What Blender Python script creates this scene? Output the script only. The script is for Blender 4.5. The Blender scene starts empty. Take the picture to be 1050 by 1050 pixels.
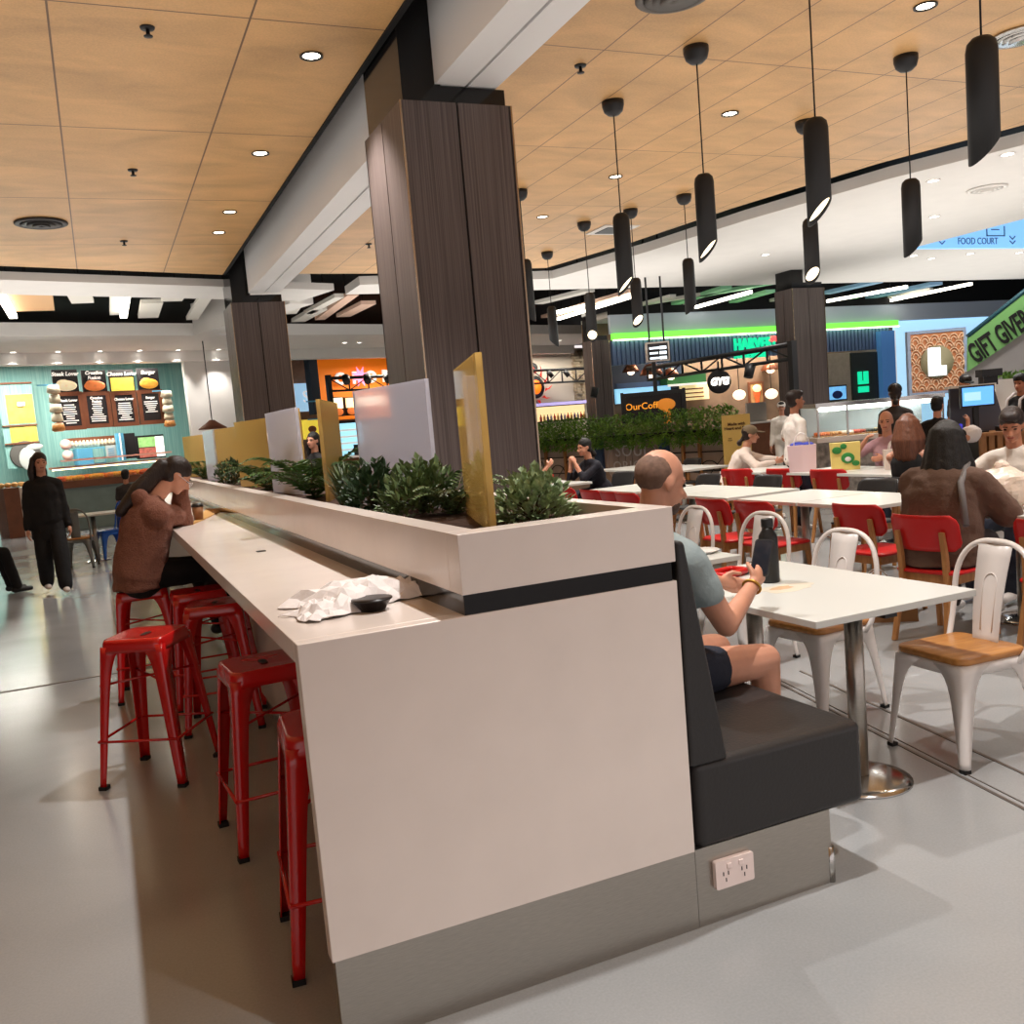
import bpy, bmesh, math, random
from mathutils import Vector, Matrix
random.seed(7)
D = bpy.data
scene = bpy.context.scene
COL = scene.collection
PI = math.pi
V = Vector

# ------------------------------------------------------------------ camera
EYE = V((0, 0, 1.55))
FPX, YAW, PITCH, ROLL, CX, CY = 956.42, 0.4024, 0.1069, -0.0862, 518.49, 539.63
_f = V((math.sin(YAW) * math.cos(PITCH), math.cos(YAW) * math.cos(PITCH), -math.sin(PITCH)))
_r = V((math.cos(YAW), -math.sin(YAW), 0))
_u = _r.cross(_f)
CR = math.cos(ROLL) * _r + math.sin(ROLL) * _u
CU = -math.sin(ROLL) * _r + math.cos(ROLL) * _u
CF = _f
cam_data = D.cameras.new('camera')
cam = D.objects.new('camera', cam_data)
COL.objects.link(cam)
m = Matrix((CR, CU, -CF)).transposed().to_4x4()
m.translation = EYE
cam.matrix_world = m
cam_data.sensor_width = 36
cam_data.lens = FPX / 1050 * 36
cam_data.shift_x = (525 - CX) / 1050
cam_data.shift_y = (CY - 525) / 1050
cam_data.clip_end = 200
scene.camera = cam

# ------------------------------------------------------------------ light and exposure
world = D.worlds.new('world'); scene.world = world
world.use_nodes = True
bg = world.node_tree.nodes['Background']
bg.inputs[0].default_value = (1.0, 0.90, 0.89, 1)
bg.inputs[1].default_value = 1.0
vs = scene.view_settings
vs.view_transform = 'Standard'; vs.look = 'None'; vs.gamma = 1; vs.use_curve_mapping = False
vs.exposure = 0.0

SPOT_W = 480          # ceiling downlights, watts each
PEND_W = 16
def lamp(kind, name, loc, watts, color=(1, .95, .89), parent=None, **kw):
    l = D.lights.new(name, kind); l.energy = watts; l.color = color
    for k, v in kw.items(): setattr(l, k, v)
    o = D.objects.new(name, l); COL.objects.link(o); o.location = loc
    if parent: o.parent = parent
    return o

# unseen area lamps added below the ceilings to stand in for light bounced upward
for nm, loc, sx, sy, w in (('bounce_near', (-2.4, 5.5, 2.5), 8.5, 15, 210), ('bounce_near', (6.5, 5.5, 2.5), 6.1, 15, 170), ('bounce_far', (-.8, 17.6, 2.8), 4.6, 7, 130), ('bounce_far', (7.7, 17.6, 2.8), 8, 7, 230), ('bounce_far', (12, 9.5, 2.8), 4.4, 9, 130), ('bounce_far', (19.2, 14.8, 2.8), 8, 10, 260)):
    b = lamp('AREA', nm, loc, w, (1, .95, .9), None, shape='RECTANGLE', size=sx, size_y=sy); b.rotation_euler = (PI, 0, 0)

# ------------------------------------------------------------------ sight lines (pixel -> point in the place)
def ray(x, y): return CF + CR * ((x - CX) / FPX) - CU * ((y - CY) / FPX)
def gz(x, y, z): d = ray(x, y); return EYE + d * ((z - EYE.z) / d.z)
def gy(x, y, Y): d = ray(x, y); return EYE + d * (Y / d.y)
def gx(x, y, X): d = ray(x, y); return EYE + d * (X / d.x)
def gd(x, y, dep): return EYE + ray(x, y) * dep

class Frame:
    """a rotated set of axes: u along a wall, n into it, z up"""
    def __init__(s, deg):
        a = math.radians(deg); s.a = a
        s.u = V((math.cos(a), math.sin(a), 0)); s.n = V((-math.sin(a), math.cos(a), 0))
        s.M = Matrix.Rotation(a, 4, 'Z')
    def px(s, x, y, n):
        d = ray(x, y); p = EYE + d * (n / s.n.dot(d))
        return p.dot(s.u), p.z
    def pz(s, x, y, z):
        p = gz(x, y, z); return p.dot(s.u), p.dot(s.n)
    def w(s, u, n, z=0): return s.u * u + s.n * n + V((0, 0, z))

# ------------------------------------------------------------------ materials
def lin(c):
    return tuple(((v / 255) / 12.92 if v / 255 <= .04045 else ((v / 255 + .055) / 1.055) ** 2.4) for v in c) + (1,)
MATS = {}
def mat(name, c, rough=.5, metal=0, emit=None, es=0, var=0, scale=8, bump=0, bscale=None, trans=0, alpha=1, coat=0, stretch=None, ior=1.45, c2=None, sub=0, spec=None):
    if name in MATS: return MATS[name]
    M = D.materials.new(name); M.use_nodes = True
    nt = M.node_tree; b = nt.nodes['Principled BSDF']
    b.inputs['Base Color'].default_value = lin(c)
    b.inputs['Roughness'].default_value = rough
    b.inputs['Metallic'].default_value = metal
    b.inputs['IOR'].default_value = ior
    if spec is not None: b.inputs['Specular IOR Level'].default_value = spec
    if trans: b.inputs['Transmission Weight'].default_value = trans
    if alpha < 1: b.inputs['Alpha'].default_value = alpha
    if coat: b.inputs['Coat Weight'].default_value = coat; b.inputs['Coat Roughness'].default_value = .08
    if sub: b.inputs['Subsurface Weight'].default_value = sub; b.inputs['Subsurface Scale'].default_value = .01
    if emit is not None:
        b.inputs['Emission Color'].default_value = lin(emit); b.inputs['Emission Strength'].default_value = es
    if var or bump or c2:
        tc = nt.nodes.new('ShaderNodeTexCoord'); mp = nt.nodes.new('ShaderNodeMapping')
        nt.links.new(tc.outputs['Object'], mp.inputs['Vector'])
        if stretch: mp.inputs['Scale'].default_value = stretch
        n = nt.nodes.new('ShaderNodeTexNoise'); n.inputs['Scale'].default_value = scale; n.inputs['Detail'].default_value = 6
        nt.links.new(mp.outputs[0], n.inputs['Vector'])
        if var or c2:
            r = nt.nodes.new('ShaderNodeValToRGB')
            lc = lin(c)
            a = tuple(max(0, v * (1 - var)) for v in lc[:3]) + (1,); bb = lin(c2) if c2 else tuple(min(1, v * (1 + var)) for v in lc[:3]) + (1,)
            r.color_ramp.elements[0].color = a; r.color_ramp.elements[1].color = bb
            r.color_ramp.elements[0].position = .3; r.color_ramp.elements[1].position = .7
            nt.links.new(n.outputs['Fac'], r.inputs[0]); nt.links.new(r.outputs[0], b.inputs['Base Color'])
        if bump:
            src = n
            if bscale:
                src = nt.nodes.new('ShaderNodeTexNoise'); src.inputs['Scale'].default_value = bscale; src.inputs['Detail'].default_value = 5
                nt.links.new(mp.outputs[0], src.inputs['Vector'])
            bp = nt.nodes.new('ShaderNodeBump'); bp.inputs['Strength'].default_value = bump; bp.inputs['Distance'].default_value = .01
            nt.links.new(src.outputs['Fac'], bp.inputs['Height']); nt.links.new(bp.outputs[0], b.inputs['Normal'])
    MATS[name] = M
    return M
def emit(name, c, s): return mat(name, c, .5, emit=c, es=s)

def grid_mat(name, c, seam, x0, dx, y0, dy, w, rough=.45):
    """plywood sheets: wood grain with thin dark joints on a grid of object coordinates"""
    M = D.materials.new(name); M.use_nodes = True; nt = M.node_tree; N = nt.nodes; L = nt.links
    b = N['Principled BSDF']; b.inputs['Roughness'].default_value = rough
    tc = N.new('ShaderNodeTexCoord'); sp = N.new('ShaderNodeSeparateXYZ'); L.new(tc.outputs['Object'], sp.inputs[0])
    def line(sock, o, d):
        a = N.new('ShaderNodeMath'); a.operation = 'SUBTRACT'; L.new(sock, a.inputs[0]); a.inputs[1].default_value = o
        p = N.new('ShaderNodeMath'); p.operation = 'PINGPONG'; L.new(a.outputs[0], p.inputs[0]); p.inputs[1].default_value = d / 2
        q = N.new('ShaderNodeMath'); q.operation = 'LESS_THAN'; L.new(p.outputs[0], q.inputs[0]); q.inputs[1].default_value = w
        return q.outputs[0]
    a = line(sp.outputs[0], x0, dx); c_ = line(sp.outputs[1], y0, dy)
    mx = N.new('ShaderNodeMath'); mx.operation = 'MAXIMUM'; L.new(a, mx.inputs[0]); L.new(c_, mx.inputs[1])
    mp = N.new('ShaderNodeMapping'); mp.inputs['Scale'].default_value = (1.0, 2.0, 1); L.new(tc.outputs['Object'], mp.inputs[0])
    n1 = N.new('ShaderNodeTexNoise'); n1.inputs['Scale'].default_value = 1.3; n1.inputs['Detail'].default_value = 8; n1.inputs['Distortion'].default_value = .6
    L.new(mp.outputs[0], n1.inputs['Vector'])
    n2 = N.new('ShaderNodeTexNoise'); n2.inputs['Scale'].default_value = 60; n2.inputs['Detail'].default_value = 4
    L.new(tc.outputs['Object'], n2.inputs['Vector'])
    ad = N.new('ShaderNodeMath'); ad.operation = 'MULTIPLY_ADD'; L.new(n2.outputs[0], ad.inputs[0]); ad.inputs[1].default_value = .5; L.new(n1.outputs[0], ad.inputs[2])
    r = N.new('ShaderNodeValToRGB'); lc = lin(c)
    r.color_ramp.elements[0].color = tuple(v * .78 for v in lc[:3]) + (1,); r.color_ramp.elements[0].position = .45
    r.color_ramp.elements[1].color = tuple(min(1, v * 1.22) for v in lc[:3]) + (1,); r.color_ramp.elements[1].position = 1.0
    L.new(ad.outputs[0], r.inputs[0])
    mixn = N.new('ShaderNodeMix'); mixn.data_type = 'RGBA'; L.new(mx.outputs[0], mixn.inputs[0])
    L.new(r.outputs[0], mixn.inputs[6]); mixn.inputs[7].default_value = lin(seam); L.new(mixn.outputs[2], b.inputs['Base Color'])
    MATS[name] = M
    return M

# ------------------------------------------------------------------ mesh builder
class MB:
    def __init__(s, M=None): s.v = []; s.f = []; s.M = M.copy() if M else Matrix.Identity(4); s.sm = []
    def _add(s, vs, fs, smooth=False):
        o = len(s.v); s.v += [s.M @ V(p) for p in vs]
        for f in fs: s.f.append(tuple(i + o for i in f)); s.sm.append(smooth)
        return s
    def box(s, x0, x1, y0, y1, z0, z1):
        vs = [(x0, y0, z0), (x1, y0, z0), (x1, y1, z0), (x0, y1, z0), (x0, y0, z1), (x1, y0, z1), (x1, y1, z1), (x0, y1, z1)]
        return s._add(vs, [(0, 3, 2, 1), (4, 5, 6, 7), (0, 1, 5, 4), (1, 2, 6, 5), (2, 3, 7, 6), (3, 0, 4, 7)])
    def prism(s, pts, z0, z1):
        n = len(pts)
        a = sum(pts[i][0] * pts[(i + 1) % n][1] - pts[(i + 1) % n][0] * pts[i][1] for i in range(n))
        if a < 0: pts = pts[::-1]
        vs = [(p[0], p[1], z0) for p in pts] + [(p[0], p[1], z1) for p in pts]
        fs = [tuple(range(n - 1, -1, -1)), tuple(range(n, 2 * n))] + [(i, (i + 1) % n, n + (i + 1) % n, n + i) for i in range(n)]
        return s._add(vs, fs)
    def vprism(s, pts, y0, y1):
        """outline in x,z pushed from y0 to y1"""
        o = s.M; s.M = o @ Matrix(((1, 0, 0, 0), (0, 0, -1, 0), (0, 1, 0, 0), (0, 0, 0, 1)))
        s.prism(pts, -y1, -y0); s.M = o; return s
    def xprism(s, pts, x0, x1):
        """outline in y,z pushed from x0 to x1"""
        o = s.M; s.M = o @ Matrix(((0, 0, 1, 0), (1, 0, 0, 0), (0, 1, 0, 0), (0, 0, 0, 1)))
        s.prism(pts, x0, x1); s.M = o; return s
    def loft(s, rings, caps=True, smooth=True, closed=True):
        n = len(rings[0]); vs = [p for r in rings for p in r]; fs = []
        for i in range(len(rings) - 1):
            for j in range(n if closed else n - 1):
                k = (j + 1) % n; fs.append((i * n + j, i * n + k, (i + 1) * n + k, (i + 1) * n + j))
        s._add(vs, fs, smooth)
        if caps and closed:
            o = len(s.v) - len(vs)
            s.f.append(tuple(o + j for j in range(n - 1, -1, -1))); s.sm.append(False)
            b = o + (len(rings) - 1) * n
            s.f.append(tuple(b + j for j in range(n))); s.sm.append(False)
        return s
    def lathe(s, prof, c=(0, 0, 0), n=20, loop=False):
        rings = []
        if loop: prof = list(prof) + [prof[0]]
        for r, z in prof:
            rings.append([(c[0] + r * math.cos(2 * PI * j / n), c[1] + r * math.sin(2 * PI * j / n), c[2] + z) for j in range(n)])
        return s.loft(rings, caps=not loop)
    def cyl(s, p0, p1, r0, r1=None, n=12):
        return s.tube([p0, p1], [r0, r0 if r1 is None else r1], n)
    def tube(s, pts, r, n=8):
        pts = [V(p) for p in pts]
        if not hasattr(r, '__len__'): r = [r] * len(pts)
        rings = []; prev = None
        for i, p in enumerate(pts):
            d = (pts[min(i + 1, len(pts) - 1)] - pts[max(i - 1, 0)]).normalized()
            if prev is None:
                a = d.orthogonal().normalized()
            else:
                a = (prev - d * prev.dot(d)).normalized()
            prev = a; b = d.cross(a)
            rings.append([p + (a * math.cos(2 * PI * j / n) + b * math.sin(2 * PI * j / n)) * r[i] for j in range(n)])
        return s.loft(rings)
    def ell(s, c, rad, B=None, n=16, m=10):
        """ellipsoid; B = (x axis, y axis, z axis)"""
        B = B or (V((1, 0, 0)), V((0, 1, 0)), V((0, 0, 1))); c = V(c)
        vs = [c - B[2] * rad[2]]
        for i in range(1, m):
            t = -PI / 2 + PI * i / m
            for j in range(n):
                a = 2 * PI * j / n
                vs.append(c + B[0] * (rad[0] * math.cos(t) * math.cos(a)) + B[1] * (rad[1] * math.cos(t) * math.sin(a)) + B[2] * (rad[2] * math.sin(t)))
        vs.append(c + B[2] * rad[2])
        fs = [(0, 1 + (j + 1) % n, 1 + j) for j in range(n)]
        for i in range(m - 2):
            for j in range(n):
                a = 1 + i * n + j; b_ = 1 + i * n + (j + 1) % n
                fs.append((a, b_, b_ + n, a + n))
        t = len(vs) - 1; o = 1 + (m - 2) * n
        fs += [(o + j, o + (j + 1) % n, t) for j in range(n)]
        return s._add(vs, fs, True)
    def cap(s, p0, p1, r0, r1, ax=None, k0=1, k1=1, n=14):
        """capsule; ax = wide direction, k = depth / width"""
        p0 = V(p0); p1 = V(p1); d = p1 - p0; L = d.length or 1e-4; d = d / L
        a = V(ax) if ax is not None else d.orthogonal()
        a = (a - d * a.dot(d)).normalized(); b = d.cross(a)
        rings = []
        def ring(p, r, k): rings.append([p + a * (r * math.cos(2 * PI * j / n)) + b * (r * k * math.sin(2 * PI * j / n)) for j in range(n)])
        for t in (-80, -55, -30): ring(p0 + d * (r0 * min(k0, 1) * math.sin(math.radians(t))), r0 * math.cos(math.radians(t)), k0)
        for i in range(5): t = i / 4; ring(p0.lerp(p1, t), r0 + (r1 - r0) * t, k0 + (k1 - k0) * t)
        for t in (30, 55, 80): ring(p1 + d * (r1 * min(k1, 1) * math.sin(math.radians(t))), r1 * math.cos(math.radians(t)), k1)
        return s.loft(rings)
    def quad(s, a, b, c, d): return s._add([a, b, c, d], [(0, 1, 2, 3)])
    def mesh(s, name, inv=None, shift=None):
        me = D.meshes.new(name)
        vs = s.v
        if inv is not None: vs = [inv @ p for p in vs]
        if shift is not None: vs = [p - shift for p in vs]
        me.from_pydata([tuple(p) for p in vs], [], s.f)
        me.polygons.foreach_set('use_smooth', s.sm)
        bm = bmesh.new(); bm.from_mesh(me); bmesh.ops.recalc_face_normals(bm, faces=bm.faces); bm.to_mesh(me); bm.free()
        me.update()
        return me

WM = {}     # world matrix of every root
def thing(name, label, cat, loc=(0, 0, 0), rz=0, group=None, kind=None):
    o = D.objects.new(name, None); COL.objects.link(o); o.empty_display_size = .1
    o.location = loc; o.rotation_euler = (0, 0, rz)
    o['label'] = label; o['category'] = cat
    if group: o['group'] = group
    if kind: o['kind'] = kind
    WM[o.name] = Matrix.Translation(V(loc)) @ Matrix.Rotation(rz, 4, 'Z')
    return o
def obj(name, mb, material, parent=None, bevel=0, seg=2, remesh=0, smooth=0, disp=0, dscale=.1, label=None, kind=None, sub=0):
    """ONE mesh object; vertices are given in world space"""
    if parent is not None:
        W = WM[parent.name]; me = mb.mesh(name, inv=W.inverted())
        o = D.objects.new(name, me); o.parent = parent; WM[o.name] = W
    else:
        xs = [p.x for p in mb.v]; ys = [p.y for p in mb.v]; zs = [p.z for p in mb.v]
        c = V(((min(xs) + max(xs)) / 2, (min(ys) + max(ys)) / 2, min(zs)))
        if kind == 'structure': c = V((0, 0, 0))
        me = mb.mesh(name, shift=c); o = D.objects.new(name, me); o.location = c; WM[o.name] = Matrix.Translation(c)
    COL.objects.link(o)
    me.materials.append(material)
    if bevel:
        b = o.modifiers.new('bevel', 'BEVEL'); b.width = bevel; b.segments = seg; b.limit_method = 'ANGLE'; b.angle_limit = math.radians(40)
        me.polygons.foreach_set('use_smooth', [True] * len(me.polygons))
        b.harden_normals = True
    if remesh:
        r = o.modifiers.new('skin', 'REMESH'); r.mode = 'VOXEL'; r.voxel_size = remesh; r.use_smooth_shade = True
    if smooth:
        q = o.modifiers.new('smooth', 'SMOOTH'); q.factor = .5; q.iterations = smooth
    if disp:
        t = D.textures.new('folds', 'CLOUDS'); t.noise_scale = dscale; t.noise_depth = 2
        q = o.modifiers.new('folds', 'DISPLACE'); q.texture = t; q.strength = disp; q.mid_level = .5
    if sub:
        q = o.modifiers.new('sub', 'SUBSURF'); q.levels = q.render_levels = sub
    if kind: o['kind'] = kind
    if label: o['label'] = label
    return o
def tag(o, label, cat, group=None, kind=None):
    o['label'] = label; o['category'] = cat
    if group: o['group'] = group
    if kind: o['kind'] = kind
    return o
def struct(name, mb, material, **kw):
    o = obj(name, mb, material, kind='structure', **kw); return o
def dup(root, loc, rz, label=None, group=None, scale=None):
    r = root.copy(); COL.objects.link(r); r.location = loc; r.rotation_euler = (0, 0, rz)
    if label: r['label'] = label
    if group: r['group'] = group
    WM[r.name] = Matrix.Translation(V(loc)) @ Matrix.Rotation(rz, 4, 'Z')
    for ch in [c for c in root.children]:
        c = ch.copy(); COL.objects.link(c); c.parent = r; WM[c.name] = WM[r.name]
        for g in [x for x in ch.children]:
            d = g.copy(); COL.objects.link(d); d.parent = c
    return r
def text(name, s, size, M, material, parent=None, ext=.004, align='CENTER', bold=0, sx=1, shear=0, space=1):
    """raised lettering as a mesh; M places the text plane (x right, y up, z out) in world space"""
    cu = D.curves.new('t', 'FONT'); cu.body = s; cu.size = size; cu.extrude = ext; cu.align_x = align; cu.align_y = 'CENTER'
    cu.offset = bold; cu.shear = shear; cu.space_character = space; cu.resolution_u = 3
    to = D.objects.new('t', cu); COL.objects.link(to)
    dg = bpy.context.evaluated_depsgraph_get(); dg.update()
    me = D.meshes.new_from_object(to.evaluated_get(dg))
    D.objects.remove(to); D.curves.remove(cu)
    T = M @ Matrix.Diagonal((sx, 1, 1, 1))
    if parent is not None: T = WM[parent.name].inverted() @ T
    me.transform(T); me.name = name
    o = D.objects.new(name, me); COL.objects.link(o); me.materials.clear(); me.materials.append(material)
    if parent is not None: o.parent = parent; WM[o.name] = WM[parent.name]
    return o
def face(p, u, n):
    """matrix of an upright plane at p; u = reading direction, n = away from the reader"""
    u = V(u).normalized(); z = V((0, 0, 1)); o = u.cross(z)
    Mx = Matrix((u, z, o)).transposed().to_4x4(); Mx.translation = V(p); return Mx
def rrect(w, h, r, n=4):
    pts = []
    for cx, cy, a0 in ((w / 2 - r, h / 2 - r, 0), (-w / 2 + r, h / 2 - r, 90), (-w / 2 + r, -h / 2 + r, 180), (w / 2 - r, -h / 2 + r, 270)):
        for i in range(n + 1):
            a = math.radians(a0 + 90 * i / n); pts.append((cx + r * math.cos(a), cy + r * math.sin(a)))
    return pts
# ------------------------------------------------------------------ shared materials
M_white = mat('white_stone', (226, 214, 206), .22, var=.03, scale=5, coat=.15)
M_black = mat('black_void', (9, 9, 10), .9)
M_plaster = mat('white_plaster', (226, 222, 216), .8, var=.02, scale=3)
M_beam = mat('beam_white', (238, 236, 234), .6)
M_steel = mat('brushed_steel', (176, 170, 162), .32, metal=1, var=.08, scale=30, stretch=(1, 1, 14))
M_steel2 = mat('polished_steel', (190, 188, 184), .18, metal=1)
M_blackgloss = mat('black_gloss', (14, 13, 14), .12)
M_dark = mat('dark_metal', (24, 24, 26), .45)
M_clad = mat('dark_timber_cladding', (66, 55, 53), .42, c2=(104, 92, 88), scale=110, stretch=(1, 1, .008), bump=.05)
M_cladseam = mat('cladding_gap', (18, 14, 14), .7)
M_trim = mat('satin_metal_trim', (170, 150, 128), .25, metal=1)
M_ply = grid_mat('ply_ceiling', (202, 157, 102), (104, 72, 42), .043, 1.23, 6.57, 2.36, .007)
M_ply2 = grid_mat('ply_ceiling_narrow', (202, 157, 102), (116, 82, 50), 4.55, .576, 6.57, 2.36, .006)
M_glow = emit('lamp_glow', (255, 240, 214), 14)
M_glow2 = emit('tube_glow', (255, 236, 196), 3.0)
M_strip = emit('strip_glow', (255, 246, 228), 7)
M_red = mat('red_gloss_paint', (190, 16, 16), .22, var=.08, scale=6, coat=.5)
M_redp = mat('red_plastic', (190, 18, 18), .38)
M_blackp = mat('charcoal_plastic', (40, 40, 41), .42)
M_wmetal = mat('white_painted_steel', (226, 220, 216), .3, coat=.3)
M_oak = mat('honey_timber', (168, 110, 52), .4, c2=(196, 138, 74), scale=7, stretch=(1, 6, 6), coat=.2)
M_oak2 = mat('pale_timber', (156, 104, 56), .5, c2=(180, 128, 76), scale=8, stretch=(5, 5, 1))
M_vinyl = mat('black_vinyl', (38, 36, 36), .42, bump=.12, scale=90)
M_rubber = mat('rubber', (20, 18, 18), .8)
M_soil = mat('potting_bark', (62, 40, 28), .95, var=.4, scale=40, bump=.6)

def floor_mat():
    M = D.materials.new('polished_concrete'); M.use_nodes = True; nt = M.node_tree; N = nt.nodes; L = nt.links
    b = N['Principled BSDF']; tc = N.new('ShaderNodeTexCoord')
    n1 = N.new('ShaderNodeTexNoise'); n1.inputs['Scale'].default_value = .7; n1.inputs['Detail'].default_value = 7; n1.inputs['Distortion'].default_value = .5
    n2 = N.new('ShaderNodeTexNoise'); n2.inputs['Scale'].default_value = 120; n2.inputs['Detail'].default_value = 3
    L.new(tc.outputs['Object'], n1.inputs['Vector']); L.new(tc.outputs['Object'], n2.inputs['Vector'])
    ad = N.new('ShaderNodeMath'); ad.operation = 'MULTIPLY_ADD'; L.new(n2.outputs[0], ad.inputs[0]); ad.inputs[1].default_value = .35; L.new(n1.outputs[0], ad.inputs[2])
    r = N.new('ShaderNodeValToRGB'); r.color_ramp.elements[0].position = .4; r.color_ramp.elements[1].position = .95
    r.color_ramp.elements[0].color = lin((136, 138, 139)); r.color_ramp.elements[1].color = lin((164, 166, 167))
    L.new(ad.outputs[0], r.inputs[0]); L.new(r.outputs[0], b.inputs['Base Color'])
    r2 = N.new('ShaderNodeMapRange'); L.new(n1.outputs[0], r2.inputs[0]); r2.inputs[3].default_value = .1; r2.inputs[4].default_value = .26
    L.new(r2.outputs[0], b.inputs['Roughness']); b.inputs['Specular IOR Level'].default_value = .5
    bp = N.new('ShaderNodeBump'); bp.inputs['Strength'].default_value = .02; L.new(n1.outputs[0], bp.inputs['Height']); L.new(bp.outputs[0], b.inputs['Normal'])
    return M

# ------------------------------------------------------------------ setting
R17 = Frame(16.87)          # the left shops and bulkheads run along this axis
RG = Frame(-23.06)          # stalls that face the camera square on
struct('floor', MB().box(-22, 34, -8, 46, -.1, 0), floor_mat())
# cast-in metal joints in the floor
struct('trim_1', MB().prism([(3.32, 4.2), (3.335, 4.2), (2.255, -1), (2.24, -1)], 0, .003).prism([(3.545, 4.2), (3.56, 4.2), (2.505, -1), (2.49, -1)], 0, .003).prism([(3.36, 4.2), (3.365, 4.2), (2.285, -1), (2.28, -1)], 0, .003).box(-12, .3, 7.3, 7.33, 0, .003), mat('floor_joint', (96, 88, 82), .4))
cl = lambda x: (14.65 + .29 * x) / .956
struct('ceiling', MB().prism([(-14, -6), (2.2, -6), (2.2, cl(2.2)), (-14, cl(-14))], 4.38, 4.43), M_ply)
edge = [(7.99, 15.8), (8.5, 13.55), (8.78, 11.33), (9.28, 9.05), (9.87, 7.5), (10.5, 5.8), (11.2, 3.5), (11.6, 0), (11.7, -6)]
struct('ceiling.001', MB().prism([(2.98, -6), (2.98, 16.0), (4.8, 16.1)] + edge, 4.38, 4.43), M_ply2)
struct('ceiling.002', MB().box(-22, 34, -8, 46, 5.6, 5.7), M_black)
# black return at the edge of the left timber ceiling, above the beam
struct('trim_2', MB().box(2.2, 2.24, -6, 15.9, 4.36, 5.6), M_black)
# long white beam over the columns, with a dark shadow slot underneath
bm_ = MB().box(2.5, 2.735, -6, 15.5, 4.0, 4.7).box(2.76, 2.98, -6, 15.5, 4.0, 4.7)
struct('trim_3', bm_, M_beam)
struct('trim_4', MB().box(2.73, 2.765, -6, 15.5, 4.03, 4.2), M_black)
# plaster ceiling around the timber raft
off = [(4.6, 16.45), (8.3, 16.2), (8.86, 13.65), (9.14, 11.45), (9.63, 9.2), (10.22, 7.65), (10.86, 5.95), (11.56, 3.5), (12, 0), (12.1, -6)]
struct('ceiling.003', MB().prism(off + [(14.7, -6), (14.7, 13.68), (26, 13.68), (26, 17.7), (4.6, 17.5)], 4.25, 4.40), M_plaster)
struct('trim_5', MB(R17.M).box(-16, 9.0, 15.0, 16.25, 4.25, 4.37), M_plaster)
# far bulkhead, its soffit and the fascia over the shops
struct('trim_6', MB(R17.M).box(-16, 24, 20.9, 24.4, 4.2, 4.47), M_plaster)
struct('trim_7', MB(R17.M).box(-16, 24, 24.0, 24.4, 3.93, 4.2), M_plaster)
ur = R17.px(212, 310, 20)[0]
struct('trim_8', MB(R17.M).box(ur, ur + .5, 16.25, 20.9, 4.2, 4.9), M_plaster)
# perimeter walls behind the shops
struct('wall_back', MB(R17.M).box(-16, 30, 30.0, 30.2, 0, 5.6), mat('shop_back_wall', (180, 172, 160), .8))
struct('wall_left', MB(R17.M).box(-16.2, -16, -10, 30, 0, 5.6), M_plaster)
struct('wall_right', MB().box(33.8, 34, -8, 46, 0, 5.6), M_plaster)

def column(x, y, w, d, top, label):
    c = thing('column', label, 'column', (x + w / 2, y + d / 2, 0), 0, kind='structure')
    g = .016
    for i, (a, b) in enumerate(((x, x + w / 2 - g / 2), (x + w / 2 + g / 2, x + w))):
        obj('cladding_panel', MB().box(a + .012 * (i == 0), b - .012 * (i == 1), y, y + .02, 0, top), M_clad, c)
        obj('cladding_panel', MB().box(a, b, y + d - .02, y + d, 0, top), M_clad, c)
    for i, (a, b) in enumerate(((y, y + d / 2 - g / 2), (y + d / 2 + g / 2, y + d))):
        obj('cladding_panel', MB().box(x, x + .02, a + .012 * (i == 0), b, 0, top), M_clad, c)
        obj('cladding_panel', MB().box(x + w - .02, x + w, a, b, 0, top), M_clad, c)
    obj('core', MB().box(x + .015, x + w - .015, y + .015, y + d - .015, 0, top - .01), M_cladseam, c)
    tr = MB()
    for a in (x - .004, x + w - .006): tr.box(a, a + .012, y - .004, y + .008, 0, top)
    obj('corner_trim', tr, M_trim, c)
    obj('collar', MB().box(x + .03, x + w - .03, y + .03, y + d - .03, top, top + .12).box(x + .03, x + w * .38, y + .03, y + d - .03, top + .12, 5.6), M_blackgloss, c)
    return c
column(2.22, 6.44, .85, .94, 3.87, 'tall dark timber-clad column rising behind the planter in the middle')
column(2.22, 15.6, .85, .94, 3.87, 'dark timber-clad column farther back, under the far end of the white beam')
c3 = gd(818, 410, 19.6)
column(c3.x, c3.y, .85, .56, 3.87, 'timber-clad column beside the green-lit stall sign')
c4 = gd(612, 430, 25.0)
column(c4.x, c4.y, .55, .5, 3.6, 'bluish column at the left end of the corrugated stall front')

# ---- ceiling fittings
def downlight_proto(name, label, group, loc, watts, color=(1, .965, .93), r=.085, glow=M_glow):
    t = thing(name, label, 'ceiling light', loc, 0, group)
    x, y, z = loc
    obj('trim_ring', MB().lathe([(r * .78, 0), (r * 1.0, -.004), (r * 1.02, -.012), (r * .95, -.014), (r * .74, -.006)], (x, y, z), 24, True), M_dark if glow is M_glow else M_wmetal, t)
    obj('lens', MB().lathe([(0, -.004), (r * .75, -.004), (r * .75, -.001), (0, -.001)], (x, y, z), 20), glow, t)
    if watts:
        lamp('SPOT', 'spot', (0, 0, -.03), watts, color, t, spot_size=math.radians(84), spot_blend=.75, shadow_soft_size=.04)
    return t
def dl_copy(src, loc, label=None, group=None):
    r = dup(src, loc, 0, label, group)
    return r
ys = [0, 2.37, 4.73, 7.09, 9.47, 11.8, 12.9]
d0 = downlight_proto('downlight', 'recessed downlight in the timber ceiling left of the beam', 'downlights left of the beam', (1.79, 7.09, 4.38), SPOT_W)
labs = {9.47: 'second nearest round downlight in the left timber ceiling', 11.8: 'third downlight along the left timber ceiling', 12.9: 'farthest downlight in the left timber ceiling'}
d0['label'] = 'nearest bright round downlight in the left timber ceiling'
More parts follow.
